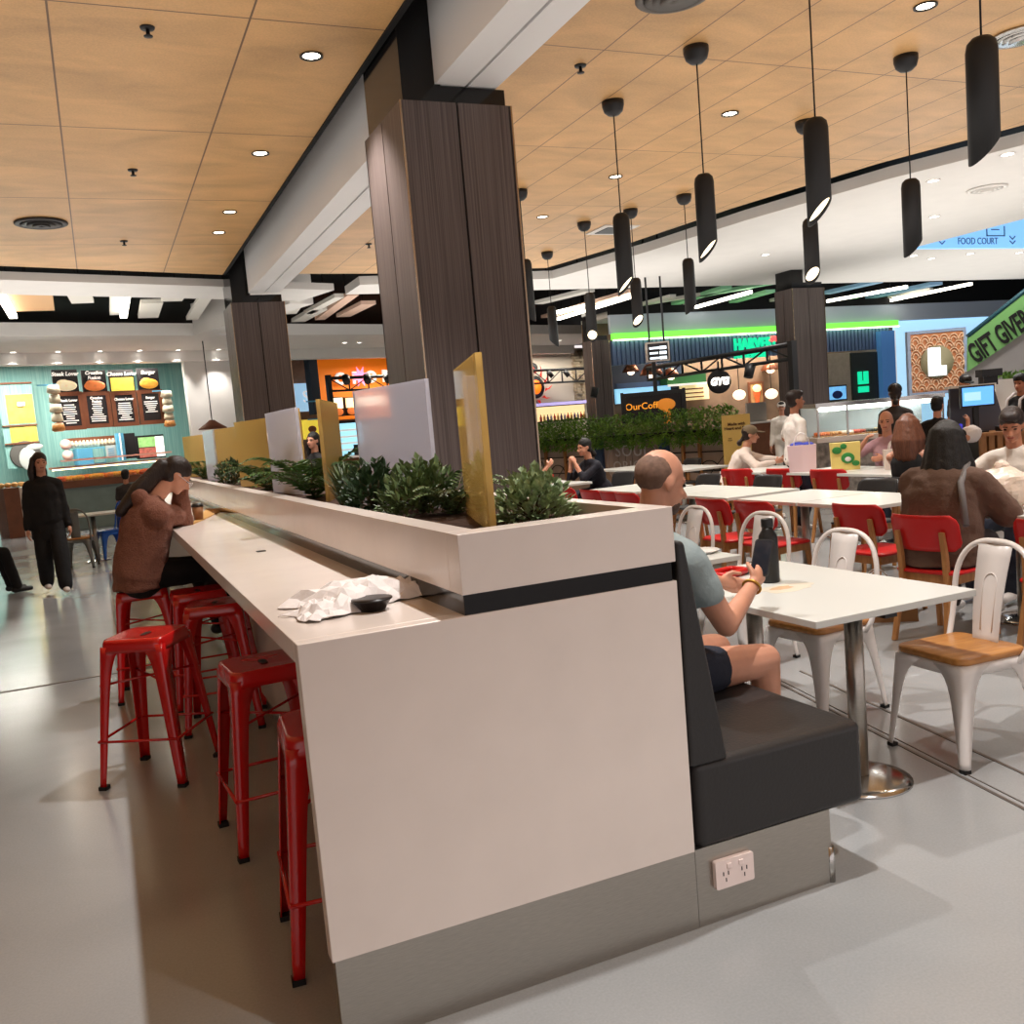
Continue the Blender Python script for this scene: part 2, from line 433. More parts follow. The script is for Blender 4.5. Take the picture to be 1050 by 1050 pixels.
for y in ys:
    if y == 7.09: continue
    dl_copy(d0, (1.79, y, 4.38), labs.get(y, 'round downlight in the left timber ceiling overhead'))
for y in (8.2, 12.9):  # added downlights out of view, their row made up
    dl_copy(d0, (-4.2, y, 4.38), 'added unseen downlight in the timber ceiling over the far left aisle')
for i, y in enumerate((.7, 3.0, 5.35, 7.7, 9.9, 11.9)):
    dl_copy(d0, (6.02, y, 4.38), {7.7: 'downlight right of the second pendant in the right timber ceiling', 9.9: 'middle downlight in the right timber ceiling, above the hanging lamps', 11.9: 'farthest downlight of the right timber ceiling, nearest the column'}.get(y, 'round downlight in the right timber ceiling overhead'), 'downlights right of the beam')
# plaster ceiling downlights (white rims)
pl0 = None
for i, (x, y) in enumerate(((957, 185), (958, 222), (785, 261), (937, 262), (955, 265), (995, 260), (1045, 259), (1033, 158))):
    p = gz(x, y, 4.249)
    lb = ['bright oval downlight in the white ceiling right of the slim pendant', 'second downlight below it in the white ceiling, right of the slim pendant', 'small downlight in the white ceiling left of the double pendants', 'small downlight at the foot of the blue sign, left end', 'faint square-looking downlight just under the blue sign', 'downlight under the words on the blue sign', 'downlight at the right edge under the blue sign', 'large oval downlight at the right edge of the white ceiling'][i]
    if p.x > 14.6 and p.y < 13.7: p = V((p.x, 13.9, 4.249))
    if pl0 is None: pl0 = downlight_proto('downlight', lb, 'downlights in the white ceiling', p, 170, (1, .95, .9), .09, emit('lamp_glow_b', (255, 250, 240), 9))
    else: dl_copy(pl0, p, lb)
# soffit lights over the left shops
for i, x in enumerate((18, 65, 109, 150, 190, 232)):
    u, z = R17.px(x, 352, 23.3)
    p = R17.w(u, 23.82, 4.199)
    dl_copy(pl0, p, ['soffit downlight at the far left above the bakery', 'soffit downlight above the left end of the menu boards', 'soffit downlight above the second menu poster', 'soffit downlight above the burger menu poster', 'soffit downlight right of the menu boards', 'soffit downlight beside the far column'][i], 'soffit downlights over the bakery')
for x in (345, 360, 565, 590):
    u, z = R17.px(x, 345, 23)
    dl_copy(pl0, R17.w(u, 22.6, 4.199), {345: 'soffit downlight over the orange stall, left', 360: 'soffit downlight over the orange stall, right', 565: 'soffit downlight above the flame emblem wall', 590: 'soffit downlight above the slotted stone wall'}[x], 'soffit downlights over the orange stall')
# sprinklers and vents
def sprinkler(p, label):
    t = thing('sprinkler', label, 'sprinkler', p, 0, 'ceiling sprinklers')
    obj('escutcheon', MB().lathe([(0, 0), (.05, 0), (.045, -.012), (0, -.014)], p, 16), M_dark, t)
    obj('nozzle', MB().lathe([(.012, 0), (.014, -.05), (.03, -.055), (.03, -.06), (0, -.062)], p, 12), M_dark, t)
    return t
sp0 = sprinkler(gz(151, 28, 4.38), 'nearest sprinkler head in the left timber ceiling')
for (x, y), lb in (((136, 174), 'middle sprinkler head in the left timber ceiling'), ((127, 247), 'farthest sprinkler head in the left timber ceiling'), ((595, 67), 'sprinkler head in the right timber ceiling by the beam'), ((378, 250), 'sprinkler head just left of the tall near column')):
    dup(sp0, gz(x, y, 4.38), 0, lb)
def vent(p, r, label, m1):
    t = thing('air_vent', label, 'air vent', p, 0)
    obj('rim', MB().lathe([(r * .8, 0), (r, -.005), (r, -.02), (r * .85, -.03), (r * .72, -.01)], p, 28, True), m1, t)
    for k in range(3):
        q = r * (.68 - .2 * k); obj('ring', MB().lathe([(q, -.005), (q + .02, -.03 - .012 * k), (q - .07, -.02 - .012 * k), (q - .075, -.004)], p, 24, True), m1, t)
    obj('throat', MB().lathe([(0, -.002), (r * .78, -.002), (r * .78, -.001), (0, -.001)], p, 20), M_black, t)
vent(gz(42, 228, 4.38), .29, 'round black air vent in the left timber ceiling', mat('vent_black', (34, 28, 24), .5))
vent(gz(1046, 36, 4.38), .24, 'round metal air vent in the right timber ceiling by the big pendant', M_steel2)
vent(gz(690, -6, 4.38), .26, 'round air vent at the top edge of the right timber ceiling', mat('vent_grey', (90, 84, 78), .5))
vent(gz(1012, 193, 4.249), .26, 'round white air vent in the white plaster ceiling', M_plaster)
t = thing('air_vent', 'square ceiling vent beyond the pendants by the far column', 'air vent', gz(628, 235, 4.38))
p = gz(628, 235, 4.38)
obj('frame', MB().box(p.x - .3, p.x + .3, p.y - .3, p.y + .3, 4.36, 4.379), M_plaster, t)
obj('grille', MB().box(p.x - .2, p.x + .2, p.y - .2, p.y + .2, 4.352, 4.36), M_dark, t)

# ---- open black ceiling: white baffles and strip lights, z 4.45
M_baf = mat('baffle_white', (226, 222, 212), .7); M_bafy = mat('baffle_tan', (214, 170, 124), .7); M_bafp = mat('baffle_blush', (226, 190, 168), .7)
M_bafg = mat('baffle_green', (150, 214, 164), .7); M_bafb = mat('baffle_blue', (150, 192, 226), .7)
def baffle(name, a, b, w, mt, label, group, z=4.45):
    """flat panel hung in the black ceiling between two sight lines a-b"""
    p = gz(a[0], a[1], z); q = gz(b[0], b[1], z); d = (q - p); d.normalize(); s_ = d.cross(V((0, 0, 1))).normalized() * (w / 2)
    pts = [(p + s_), (q + s_), (q - s_), (p - s_)]
    zt = z + (-.04 if 'light' in name else .08); rod = MB().prism([(k.x, k.y) for k in pts], z - (.12 if 'light' in name else 0), zt)
    pan = obj(name, rod, mt)
    for e in (.2, .8): c = p.lerp(q, e); obj('hanger', MB().box(c.x - .006, c.x + .006, c.y - .006, c.y + .006, zt, 5.6), M_black, pan)
    tag(pan, label, 'ceiling panel' if 'light' not in name else 'ceiling light', group)
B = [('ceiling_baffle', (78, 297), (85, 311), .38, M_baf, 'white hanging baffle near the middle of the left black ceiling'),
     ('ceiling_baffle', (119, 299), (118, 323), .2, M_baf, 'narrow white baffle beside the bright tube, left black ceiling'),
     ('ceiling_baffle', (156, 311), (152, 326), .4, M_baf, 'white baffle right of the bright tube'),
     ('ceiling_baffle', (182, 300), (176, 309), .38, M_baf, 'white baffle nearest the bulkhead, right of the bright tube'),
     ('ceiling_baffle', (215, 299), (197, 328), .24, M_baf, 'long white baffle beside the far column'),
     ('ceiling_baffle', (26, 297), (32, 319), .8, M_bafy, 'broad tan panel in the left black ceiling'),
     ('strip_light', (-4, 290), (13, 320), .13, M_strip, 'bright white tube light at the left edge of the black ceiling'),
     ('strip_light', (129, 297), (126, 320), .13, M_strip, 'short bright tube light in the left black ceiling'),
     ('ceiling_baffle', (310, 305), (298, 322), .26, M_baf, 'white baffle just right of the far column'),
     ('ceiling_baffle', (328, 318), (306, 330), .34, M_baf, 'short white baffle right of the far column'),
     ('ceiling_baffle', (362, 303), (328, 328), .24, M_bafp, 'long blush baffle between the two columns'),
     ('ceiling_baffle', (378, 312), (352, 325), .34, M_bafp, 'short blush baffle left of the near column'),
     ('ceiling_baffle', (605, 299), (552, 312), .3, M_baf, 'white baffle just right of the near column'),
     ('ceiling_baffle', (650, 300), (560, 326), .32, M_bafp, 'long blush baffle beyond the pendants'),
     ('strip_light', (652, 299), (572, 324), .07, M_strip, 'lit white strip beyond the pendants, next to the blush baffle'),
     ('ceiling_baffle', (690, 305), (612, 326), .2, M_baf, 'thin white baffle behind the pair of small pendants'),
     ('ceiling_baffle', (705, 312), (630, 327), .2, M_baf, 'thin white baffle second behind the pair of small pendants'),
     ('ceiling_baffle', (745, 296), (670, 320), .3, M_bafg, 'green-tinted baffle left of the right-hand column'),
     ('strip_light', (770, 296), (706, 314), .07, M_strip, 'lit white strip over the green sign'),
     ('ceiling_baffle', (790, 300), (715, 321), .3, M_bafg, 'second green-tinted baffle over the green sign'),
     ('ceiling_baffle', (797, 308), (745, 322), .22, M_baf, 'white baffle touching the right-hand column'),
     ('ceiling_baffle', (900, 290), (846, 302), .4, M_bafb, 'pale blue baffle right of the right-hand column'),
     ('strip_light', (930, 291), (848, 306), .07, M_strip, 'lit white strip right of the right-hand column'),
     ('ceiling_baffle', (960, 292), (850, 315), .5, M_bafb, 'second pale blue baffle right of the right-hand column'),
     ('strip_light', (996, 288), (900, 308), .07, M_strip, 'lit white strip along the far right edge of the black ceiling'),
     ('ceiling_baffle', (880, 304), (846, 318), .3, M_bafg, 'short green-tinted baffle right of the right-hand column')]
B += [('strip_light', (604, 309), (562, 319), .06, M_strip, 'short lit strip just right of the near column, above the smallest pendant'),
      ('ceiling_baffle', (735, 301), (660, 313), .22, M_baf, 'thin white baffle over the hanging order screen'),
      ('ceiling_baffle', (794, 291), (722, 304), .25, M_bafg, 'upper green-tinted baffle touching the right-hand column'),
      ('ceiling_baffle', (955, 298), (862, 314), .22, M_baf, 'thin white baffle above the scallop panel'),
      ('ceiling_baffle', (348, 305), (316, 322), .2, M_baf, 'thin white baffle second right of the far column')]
for a in B: baffle(a[0], a[1], a[2], a[3], a[4], a[5], 'strip lights in the open black ceiling' if a[0] == 'strip_light' else 'baffles in the open black ceiling')
# ---- pendants
def pendant(loc, drop, L, r, az, label, glow=True):
    """canopy, cord and a tube cut on the slant; az = way the cut faces"""
    x, y, z = loc
    t = thing('pendant_lamp', label, 'pendant light', loc, 0, 'black tube pendants')
    obj('canopy', MB().lathe([(0, -.13), (.05, -.12), (.085, -.09), (.1, -.04), (.1, 0), (0, 0)], loc, 20), M_dark, t)
    obj('cord', MB().tube([(x, y, z - .12), (x, y, z - drop)], .006, 6), M_rubber, t)
    zt = z - drop; n = 28; rings = []
    def zb(a, rr): return zt - L + r + math.cos(a - az) * rr * 1.05
    prof = [(.01, 0), (r * .6, -.006), (r * .9, -.03), (r, -.07)]
    for rr, dz in prof: rings.append([(x + rr * math.cos(2 * PI * j / n), y + rr * math.sin(2 * PI * j / n), zt + dz) for j in range(n)])
    for rr in (r, r * .9):
        rings.append([(x + rr * math.cos(2 * PI * j / n), y + rr * math.sin(2 * PI * j / n), zb(2 * PI * j / n, rr)) for j in range(n)])
    rings.append([(x + r * .9 * math.cos(2 * PI * j / n), y + r * .9 * math.sin(2 * PI * j / n), zt - .12) for j in range(n)])
    obj('tube_shade', MB().loft(rings), mat('pendant_black', (22, 21, 21), .55), t)
    ri = r * .89
    dr = [[(x + q * math.cos(2 * PI * j / n), y + q * math.sin(2 * PI * j / n), zb(2 * PI * j / n, q) + dz) for j in range(n)] for q, dz in ((.001, .03), (ri, .03), (ri, .035), (.001, .035))]
    obj('diffuser', MB().loft(dr), M_glow2, t)
    lamp('SPOT', 'spot', (0, 0, -drop - L - .05), PEND_W, (1, .86, .66), t, spot_size=math.radians(110), spot_blend=.8, shadow_soft_size=.06)
    return t
def az_of(p, right, toward):
    v = V((p.x, p.y, 0)).normalized(); rr = V((v.y, -v.x, 0)); q = rr * right - v * toward; return math.atan2(q.y, q.x)
# (pixel of tube middle, tube top y, tube bottom y, depth, cut: right, toward, label)
PD = [((1008, 104), 40, 168, 4.86, .9, -.7, 'large dark pendant tube at the upper right'),
      ((838, 168), 122, 229, 6.0, .9, .35, 'pendant tube right of centre with a lit slanted mouth, longer of the overlapping pair'),
      ((724, 222), 179, 267, 7.5, .9, .3, 'pendant tube with a lit slanted mouth left of the overlapping pair'),
      ((639, 256), 219, 302, 8.6, .9, .3, 'pendant tube nearest the column with its mouth to the right'),
      ((935, 224), 184, 263, 8.1, .9, -.7, 'slim dark pendant tube between the overlapping pair and the large one'),
      ((832, 257), 224, 290, 9.7, .5, .9, 'pendant tube below and behind its neighbour, lit mouth facing out'),
      ((707, 293), 265, 322, 12.5, .9, -.6, 'small dark pendant with an unlit mouth left of the green sign'),
      ((653, 310), 285, 335, 13.1, .6, .9, 'small pendant with a lit round mouth above the hedge'),
      ((606, 325), 300, 350, 13.7, 0, 1, 'small pendant whose round lit mouth faces the viewer'),
      ((567, 335), 314, 356, 15.8, -.9, -.5, 'smallest dark pendant, nearest the column edge'),
      ((541, 300), 266, 330, 11.5, -.8, -.6, 'dark pendant half hidden by the tall column')]
for (px_, py_), y0, y1, dep, rr, tw, lb in PD:
    p = gd(px_, py_, dep); zt = gd(px_, y0, dep).z; zb = gd(px_, y1, dep).z
    pendant(V((p.x, p.y, 4.38)), 4.38 - zt, zt - zb, .078, az_of(p, rr, tw), lb)
# ------------------------------------------------------------------ bar counter with planter, and booth
Y0, YE = 2.257, 13.6
t = thing('bar_counter', 'long white stone bar counter with a raised planter box and steel kickplate', 'counter', (.93, Y0, 0))
obj('end_panel', MB().box(.384, 1.482, Y0, Y0 + .05, .242, 1.066), M_white, t, bevel=.003)
obj('countertop', MB().box(.384, .83, Y0 + .05, YE, 1.01, 1.066), M_white, t, bevel=.003)
obj('body', MB().box(.72, 1.46, Y0 + .05, YE, .1, 1.01), mat('counter_body', (196, 188, 182), .5), t)
obj('black_strip', MB().box(.826, 1.47, Y0 + .006, YE - .01, 1.066, 1.121), M_blackgloss, t)  # black gloss band between countertop and planter box
pb = MB().box(.822, 1.482, Y0, Y0 + .09, 1.1206, 1.281).box(.822, .90, Y0 + .09, YE, 1.1206, 1.281).box(1.42, 1.482, Y0 + .09, YE, 1.1206, 1.281).box(.9, 1.42, YE - .08, YE, 1.1206, 1.281).box(.9, 1.42, Y0 + .09, YE - .08, 1.1206, 1.15)
obj('planter_box', pb, M_white, t, bevel=.002)
obj('soil', MB().box(.9, 1.42, Y0 + .09, YE - .08, 1.15, 1.235), M_soil, t)
obj('kickplate', MB().box(.392, 1.482, Y0 + .004, Y0 + .04, 0, .241).box(.74, 1.44, Y0 + .04, YE - .02, 0, .1), M_steel, t)

t = thing('booth_bench', 'black vinyl booth bench backed against the white counter end', 'bench', (1.8, Y0, 0))
YB = 6.0
obj('seat_cushion', MB().box(1.50, 2.15, Y0 + .0, YB, .235, .51), M_vinyl, t, bevel=.03, seg=4)
o = obj('backrest', MB().vprism([(1.486, .50), (1.62, .50), (1.515, 1.175), (1.486, 1.18)], Y0 - .003, YB), M_vinyl, t, bevel=.012, seg=3)
obj('plinth', MB().box(1.484, 2.0, Y0 + .005, YB - .05, 0, .245), M_steel, t)
obj('corner_guard', MB().cyl((2.0, Y0 + .012, 0), (2.0, Y0 + .012, .12), .014), M_steel2, t)
t = thing('power_outlet', 'white double power socket on the steel booth plinth', 'power outlet', (1.61, Y0, .1))
mo = mat('outlet_plastic', (232, 214, 208), .4)
obj('faceplate', MB(Matrix.Translation((1.612, Y0 - .008, .152)) @ Matrix.Rotation(PI / 2, 4, 'X')).prism(rrect(.14, .088, .006), -.012, .004), mo, t)
sl = MB()
for cx in (1.578, 1.646):
    for dx, dz, rot in ((-.009, .004, .5), (.009, .004, -.5), (0, -.016, 0)):
        sl.box(cx + dx - .0015, cx + dx + .0015, Y0 - .0135, Y0 - .011, .15 + dz - .006, .15 + dz + .006)
obj('socket_slot', sl, M_dark, t)
for cx in (1.59, 1.634):
    obj('switch', MB().box(cx - .008, cx + .008, Y0 - .016, Y0 - .011, .168, .184), mo, t, bevel=.002)

# ---- acrylic dividers in the planter
def acrylic(name, c, tint, rough=.08, tr=.75):
    M = D.materials.new(name); M.use_nodes = True; b = M.node_tree.nodes['Principled BSDF']
    b.inputs['Base Color'].default_value = lin(c); b.inputs['Roughness'].default_value = rough
    b.inputs['Transmission Weight'].default_value = tr; b.inputs['IOR'].default_value = 1.25; b.inputs['Specular IOR Level'].default_value = 1
    nt = M.node_tree; tl = nt.nodes.new('ShaderNodeBsdfTranslucent'); tl.inputs[0].default_value = lin(c); mx = nt.nodes.new('ShaderNodeMixShader'); mx.inputs[0].default_value = .28
    nt.links.new(b.outputs[0], mx.inputs[1]); nt.links.new(tl.outputs[0], mx.inputs[2]); nt.links.new(mx.outputs[0], nt.nodes['Material Output'].inputs[0])
    return M
M_gold = acrylic('gold_acrylic', (238, 211, 146), 0, .05, .85)
M_clear = acrylic('frosted_acrylic', (236, 237, 248), 0, .06, .85)
DV = [('gold', (1.05, 2.56), (1.25, 3.28), 'near gold acrylic divider standing in front of the tall column'),
      ('clear', (1.13, 4.32), (1.27, 3.68), 'large frosted clear divider beside the tall column'),
      ('gold', (1.07, 4.85), (1.33, 5.55), 'narrow gold divider left of the large frosted one'),
      ('gold', (1.17, 5.88), (1.23, 6.42), 'thin gold divider half hidden behind another gold one'),
      ('clear', (1.07, 6.47), (1.13, 5.73), 'frosted divider in the middle of the row, above a fern'),
      ('gold', (1.07, 8.07), (1.23, 7.43), 'broad gold divider in front of the far column'),
      ('gold', (1.13, 10.17), (1.27, 9.53), 'gold divider left of the broad gold one'),
      ('clear', (1.08, 10.77), (1.12, 10.13), 'slim frosted divider between two far gold ones'),
      ('gold', (1.06, 13.21), (1.24, 12.49), 'farthest gold divider at the end of the planter')]
for k, a, b, lb in DV:
    a = V((*a, 0)); b = V((*b, 0)); d = (b - a).normalized(); s_ = V((-d.y, d.x, 0)) * .01
    o = obj('acrylic_divider', MB().prism([(q.x, q.y) for q in (a - s_, b - s_, b + s_, a + s_)], 1.2, 1.77), M_gold if k == 'gold' else M_clear)
    tag(o, lb, 'divider', 'acrylic dividers in the planter')

# ---- planter greenery
def leafm(name, c, c2): return mat(name, c, .5, c2=c2, scale=14)
M_lf1 = leafm('leaf_grey_green', (84, 108, 70), (158, 172, 124)); M_lf2 = leafm('leaf_dark', (24, 46, 26), (58, 84, 48)); M_lf3 = leafm('leaf_fern', (30, 62, 24), (84, 118, 52)); M_lf4 = leafm('leaf_olive', (50, 72, 38), (104, 122, 74))
M_stem = mat('stem', (74, 62, 36), .8)
def leaf(mb, p, d, L, w, up=None):
    d = V(d).normalized(); s_ = d.cross(V((random.uniform(-.4, .4), random.uniform(-.4, .4), 1))).normalized() * w; nrm = s_.cross(d).normalized() * (L * .12)
    p = V(p); mb._add([p, p + d * L * .5 + s_ + nrm, p + d * L, p + d * L * .5 - s_ + nrm], [(0, 1, 2), (0, 2, 3)], False)
def bush(loc, r, h, n, L, w, mt, label, kind='shrub', group='plants in the planter', squash=1):
    t = thing('artificial_shrub', label, 'plant', loc, 0, group)
    fo = MB(); st = MB(); c = V(loc)
    for i in range(26):
        a = random.uniform(0, 2 * PI); e = random.uniform(.15, 1.3); q = V((math.cos(a) * math.cos(e) * r * .8, math.sin(a) * math.cos(e) * r * .8, math.sin(e) * h * .85))
        st.tube([c, c + q * .5 + V((0, 0, h * .1)), c + q], .003, 4)
    for i in range(n):
        a = random.uniform(0, 2 * PI); e = math.asin(random.uniform(-.05, 1)); k = random.uniform(.55, 1.05)
        q = V((math.cos(a) * math.cos(e) * r, math.sin(a) * math.cos(e) * r, math.sin(e) * h)) * k
        q.z = max(q.z, .01)
        dd = q.normalized() + V((random.uniform(-.7, .7), random.uniform(-.7, .7), random.uniform(-.3, .8)))
        leaf(fo, c + q, dd, L * random.uniform(.7, 1.2), w)
    obj('foliage', fo, mt, t); obj('stem', st, M_stem, t)
def fern(loc, r, n, mt, label, group='plants in the planter'):
    t = thing('artificial_fern', label, 'plant', loc, 0, group); c = V(loc); fo = MB(); st = MB()
    for i in range(n):
        a = 2 * PI * i / n + random.uniform(-.3, .3); L = r * random.uniform(.75, 1.15); up = random.uniform(1.0, 1.7)
        pts = [c + V((math.cos(a) * L * s_ * .95, math.sin(a) * L * s_ * .95, L * (up * s_ - (.35 + .45 * up) * s_ * s_))) for s_ in [j / 9 for j in range(10)]]
        st.tube(pts, [.003 - .0002 * j for j in range(10)], 4)
        for j in range(1, 10):
            d = (pts[j] - pts[j - 1]).normalized(); s_ = d.cross(V((0, 0, 1))).normalized(); wl = L * .24 * math.sin(PI * (j / 10) ** .7) + .008
            for sg in (-1, 1):
                for f in (0, .5): leaf(fo, pts[j - 1].lerp(pts[j], f), s_ * sg + d * .5 + V((0, 0, -.15)), wl, .007)
    obj('frond', fo, mt, t); obj('stem', st, M_stem, t)
def grass(loc, r, h, n, mt, label, group='plants in the planter'):
    t = thing('artificial_grass_tuft', label, 'plant', loc, 0, group); c = V(loc); fo = MB()
    for i in range(n):
        a = random.uniform(0, 2 * PI); q = random.uniform(0, 1) ** .5; L = h * random.uniform(.6, 1.1)
        b = c + V((math.cos(a) * r * .3 * q, math.sin(a) * r * .3 * q, 0)); d = V((math.cos(a) * q, math.sin(a) * q, 0)); s_ = V((-math.sin(a), math.cos(a), 0)) * .004
        m1 = b + d * r * .35 + V((0, 0, L * .65)); m2 = b + d * r * .9 + V((0, 0, L))
        fo._add([b - s_, b + s_, m1 + s_, m1 - s_, m2], [(0, 1, 2, 3), (3, 2, 4)])
    obj('blade', fo, mt, t)
    obj('crown', MB().ell(c + V((0, 0, .01)), (r * .3, r * .3, .02)), M_stem, t)
Z = 1.235
bush((1.27, 2.75, Z), .13, .16, 900, .032, .011, M_lf1, 'pale grey-green boxwood bush in front of the tall column')
bush((1.14, 3.5, Z), .17, .2, 900, .04, .012, M_lf4, 'dark olive bush just left of the near gold divider')
bush((1.07, 3.95, Z), .15, .2, 700, .04, .013, M_lf2, 'dark green bush at the foot of the large frosted divider')
fern((1.2, 3.3, Z), .22, 12, M_lf4, 'wispy fern arching behind the near gold divider')
grass((1.08, 4.45, Z), .14, .2, 260, M_lf4, 'green grassy tuft right of the narrow gold divider')
fern((1.1, 5.3, Z), .42, 22, M_lf3, 'big dark fern with fronds drooping over the counter edge')
fern((1.1, 6.9, Z), .36, 18, M_lf3, 'fern between the middle frosted and the broad gold divider')
bush((1.08, 8.65, Z), .16, .22, 400, .05, .012, M_lf2, 'small dark bush beside the broad gold divider')
fern((1.1, 11.4, Z), .3, 16, M_lf3, 'small fern far along the planter')
fern((1.1, 13.3, Z), .3, 16, M_lf3, 'last fern at the far end of the planter')

# ---- on the counter
t = thing('paper_bag', 'crumpled white paper wrapper lying on the near end of the counter', 'wrapper', (.64, 2.6, 1.066))
mp_ = mat('crumpled_paper', (232, 226, 224), .75, bump=.3, scale=30)
def crumple(c, rad, seed, n=26, m=16, amp=.22):
    rnd = random.Random(seed); mb = MB().ell(c, rad, None, n, m); k = [(V((rnd.uniform(-1, 1), rnd.uniform(-1, 1), rnd.uniform(-1, 1))).normalized(), rnd.uniform(2.0, 6), rnd.uniform(0, 6)) for _ in range(9)]
    out = []
    for p in mb.v:
        q = p - V(c); s_ = sum(abs(math.sin((q.dot(a) / max(rad)) * f + ph)) for a, f, ph in k) / 9 - .6
        p2 = V(c) + q * (1 + amp * 2.2 * s_); p2.z = max(p2.z, c[2] - rad[2] * .98); out.append(p2)
    mb.v = out; mb.sm = [False] * len(mb.sm); return mb
def paper(cx, cy, z0, w, d, ang, hh, seed, n=13):
    rnd = random.Random(seed); ca, sa = math.cos(ang), math.sin(ang); top = []; bot = []
    for i in range(n + 1):
        for j in range(n + 1):
            a = i / n * 2 - 1; b = j / n * 2 - 1; e = max(abs(a), abs(b))
            a += rnd.uniform(-.6, .6) / n; b += rnd.uniform(-.6, .6) / n
            x = a * w / 2 * (1 + .2 * math.sin(b * 3 + seed)); y = b * d / 2 * (1 + .25 * math.sin(a * 2.6 + seed * 2))
            z = hh * (1 - e ** 2.6) * (.9 + .1 * math.sin(a * 3 + seed)) + rnd.uniform(-.011, .011)
            z = max(z, .003 + .004 * rnd.random()); p = (cx + x * ca - y * sa, cy + x * sa + y * ca)
            top.append(V((p[0], p[1], z0 + z))); bot.append(V((p[0], p[1], z0 + max(z - .002, .0006))))
    fs = []; K = n + 1; o = len(top)
    for i in range(n):
        for j in range(n):
            a = i * K + j
            if (i + j) % 2: fs += [(a, a + 1, a + K + 1), (a, a + K + 1, a + K), (o + a, o + a + K + 1, o + a + 1), (o + a, o + a + K, o + a + K + 1)]
            else: fs += [(a, a + 1, a + K), (a + 1, a + K + 1, a + K), (o + a, o + a + K, o + a + 1), (o + a + 1, o + a + K, o + a + K + 1)]
    for i in range(n):
        for j in (0, n): a = i * K + j; fs.append((a, a + K, o + a + K, o + a))
        for j in (0, n): a = j * K + i; fs.append((a, a + 1, o + a + 1, o + a))
    return MB()._add(top + bot, fs, False)
obj('sheet', paper(.545, 2.62, 1.067, .22, .2, .5, .04, 3), mp_, t)
obj('sheet', paper(.665, 2.70, 1.067, .34, .26, .2, .078, 5), mp_, t)
obj('sheet', paper(.80, 2.71, 1.068, .2, .15, -.25, .05, 9), mp_, t)
tag(obj('takeaway_bowl', MB().lathe([(0, 0), (.035, 0), (.055, .03), (.058, .03), (.058, .034), (.0, .03)], (.655, 2.545, 1.067), 20), mat('black_bowl', (20, 14, 14), .35)), 'small black bowl poking out from under the white wrapper', 'bowl')
tag(obj('price_tag', MB().box(.62, .66, 4.42, 4.46, 1.0662, 1.069), M_dark), 'tiny dark scrap on the counter between the woman and the wrapper', 'scrap')
t = thing('coffee_cup', 'takeaway coffee cup with a dark lid in the hand of the woman at the bar', 'cup', (.60, 6.98, 1.066))
obj('cup', MB().lathe([(0, 0), (.03, 0), (.04, .1), (0, .1)], (.60, 6.98, 1.067), 18), mat('kraft', (150, 104, 66), .7), t)
obj('lid', MB().lathe([(.042, .1), (.043, .108), (.036, .122), (0, .122)], (.60, 6.98, 1.067), 18), M_dark, t)
q = [gz(196, 538, 1.07), gz(206, 534, 1.07), gz(231, 522, 1.07), gz(212, 522, 1.07)]
tag(obj('paper_wrap', MB().prism([(v.x, v.y) for v in q], 1.0665, 1.074), mat('kraft_paper', (196, 150, 86), .75, bump=.2, scale=20)), 'tan paper folder lying beside the coffee cup on the counter', 'paper')

# ------------------------------------------------------------------ red stools
def legsheet(mb, sx, sy, ztop, zbot, itop, ibot, wt, wb, fil, th=.005, n=14):
    """folded steel leg: corner ridge with two flanges turned inward; wide fillet at the top"""
    rings = []
    for i in range(n + 1):
        t_ = i / n; z = ztop + (zbot - ztop) * t_; k = itop + (ibot - itop) * t_
        w = wt + (wb - wt) * t_ + fil * math.exp(-t_ * 13)
        c = V((sx * k, sy * k, z)); ax = V((-sx, 0, 0)); ay = V((0, -sy, 0))
        r = .014
        o_ = [c + ax * w, c + ax * r, c + (ax + ay) * r * .3, c + ay * r, c + ay * w]
        inn = [c + ay * w + ax * th, c + (ay * r + ax * th), c + (ax + ay) * (r * .3 + th), c + ax * r + ay * th, c + ax * w + ay * th]
        rings.append(o_ + inn)
    mb.loft(rings)
def tolix_stool(label):
    t = thing('bar_stool', label, 'stool', (0, 0, 0), 0, 'red metal bar stools')
    pts = rrect(.31, .31, .045, 5)
    def ring(k, z): return [(x * k, y * k, z) for x, y in pts]
    s_ = MB().loft([ring(1.04, .645), ring(1.03, .665), ring(1.0, .693), ring(.965, .705), ring(.9, .706), ring(.5, .701), ring(.2, .699)], caps=True)
    obj('seat', s_, M_red, t)
    obj('hand_slot', MB().prism(rrect(.075, .03, .014), .6985, .7025), M_dark, t)
    for sx in (-1, 1):
        for sy in (-1, 1):
            mb = MB(); legsheet(mb, sx, sy, .675, .015, .157, .215, .062, .036, .05)
            l = obj('leg', mb, M_red, t)
            obj('foot_cap', MB().box(*sorted((sx * .217, sx * .178)), *sorted((sy * .217, sy * .178)), 0, .018), M_rubber, l)
    br = MB(); k = .196
    for a, b in (((-1, -1), (1, -1)), ((1, -1), (1, 1)), ((1, 1), (-1, 1)), ((-1, 1), (-1, -1))):
        br.tube([(a[0] * k, a[1] * k, .23), (b[0] * k, b[1] * k, .23)], .007, 6)
    obj('foot_rail', br, M_red, t)
    br = MB(); k = .17
    br.tube([(-k, -k, .49), (k, k, .49)], .006, 6).tube([(-k, k, .495), (k, -k, .495)], .006, 6)
    obj('cross_brace', br, M_red, t)
    return t
st0 = tolix_stool('red metal stool standing farthest out from the counter')
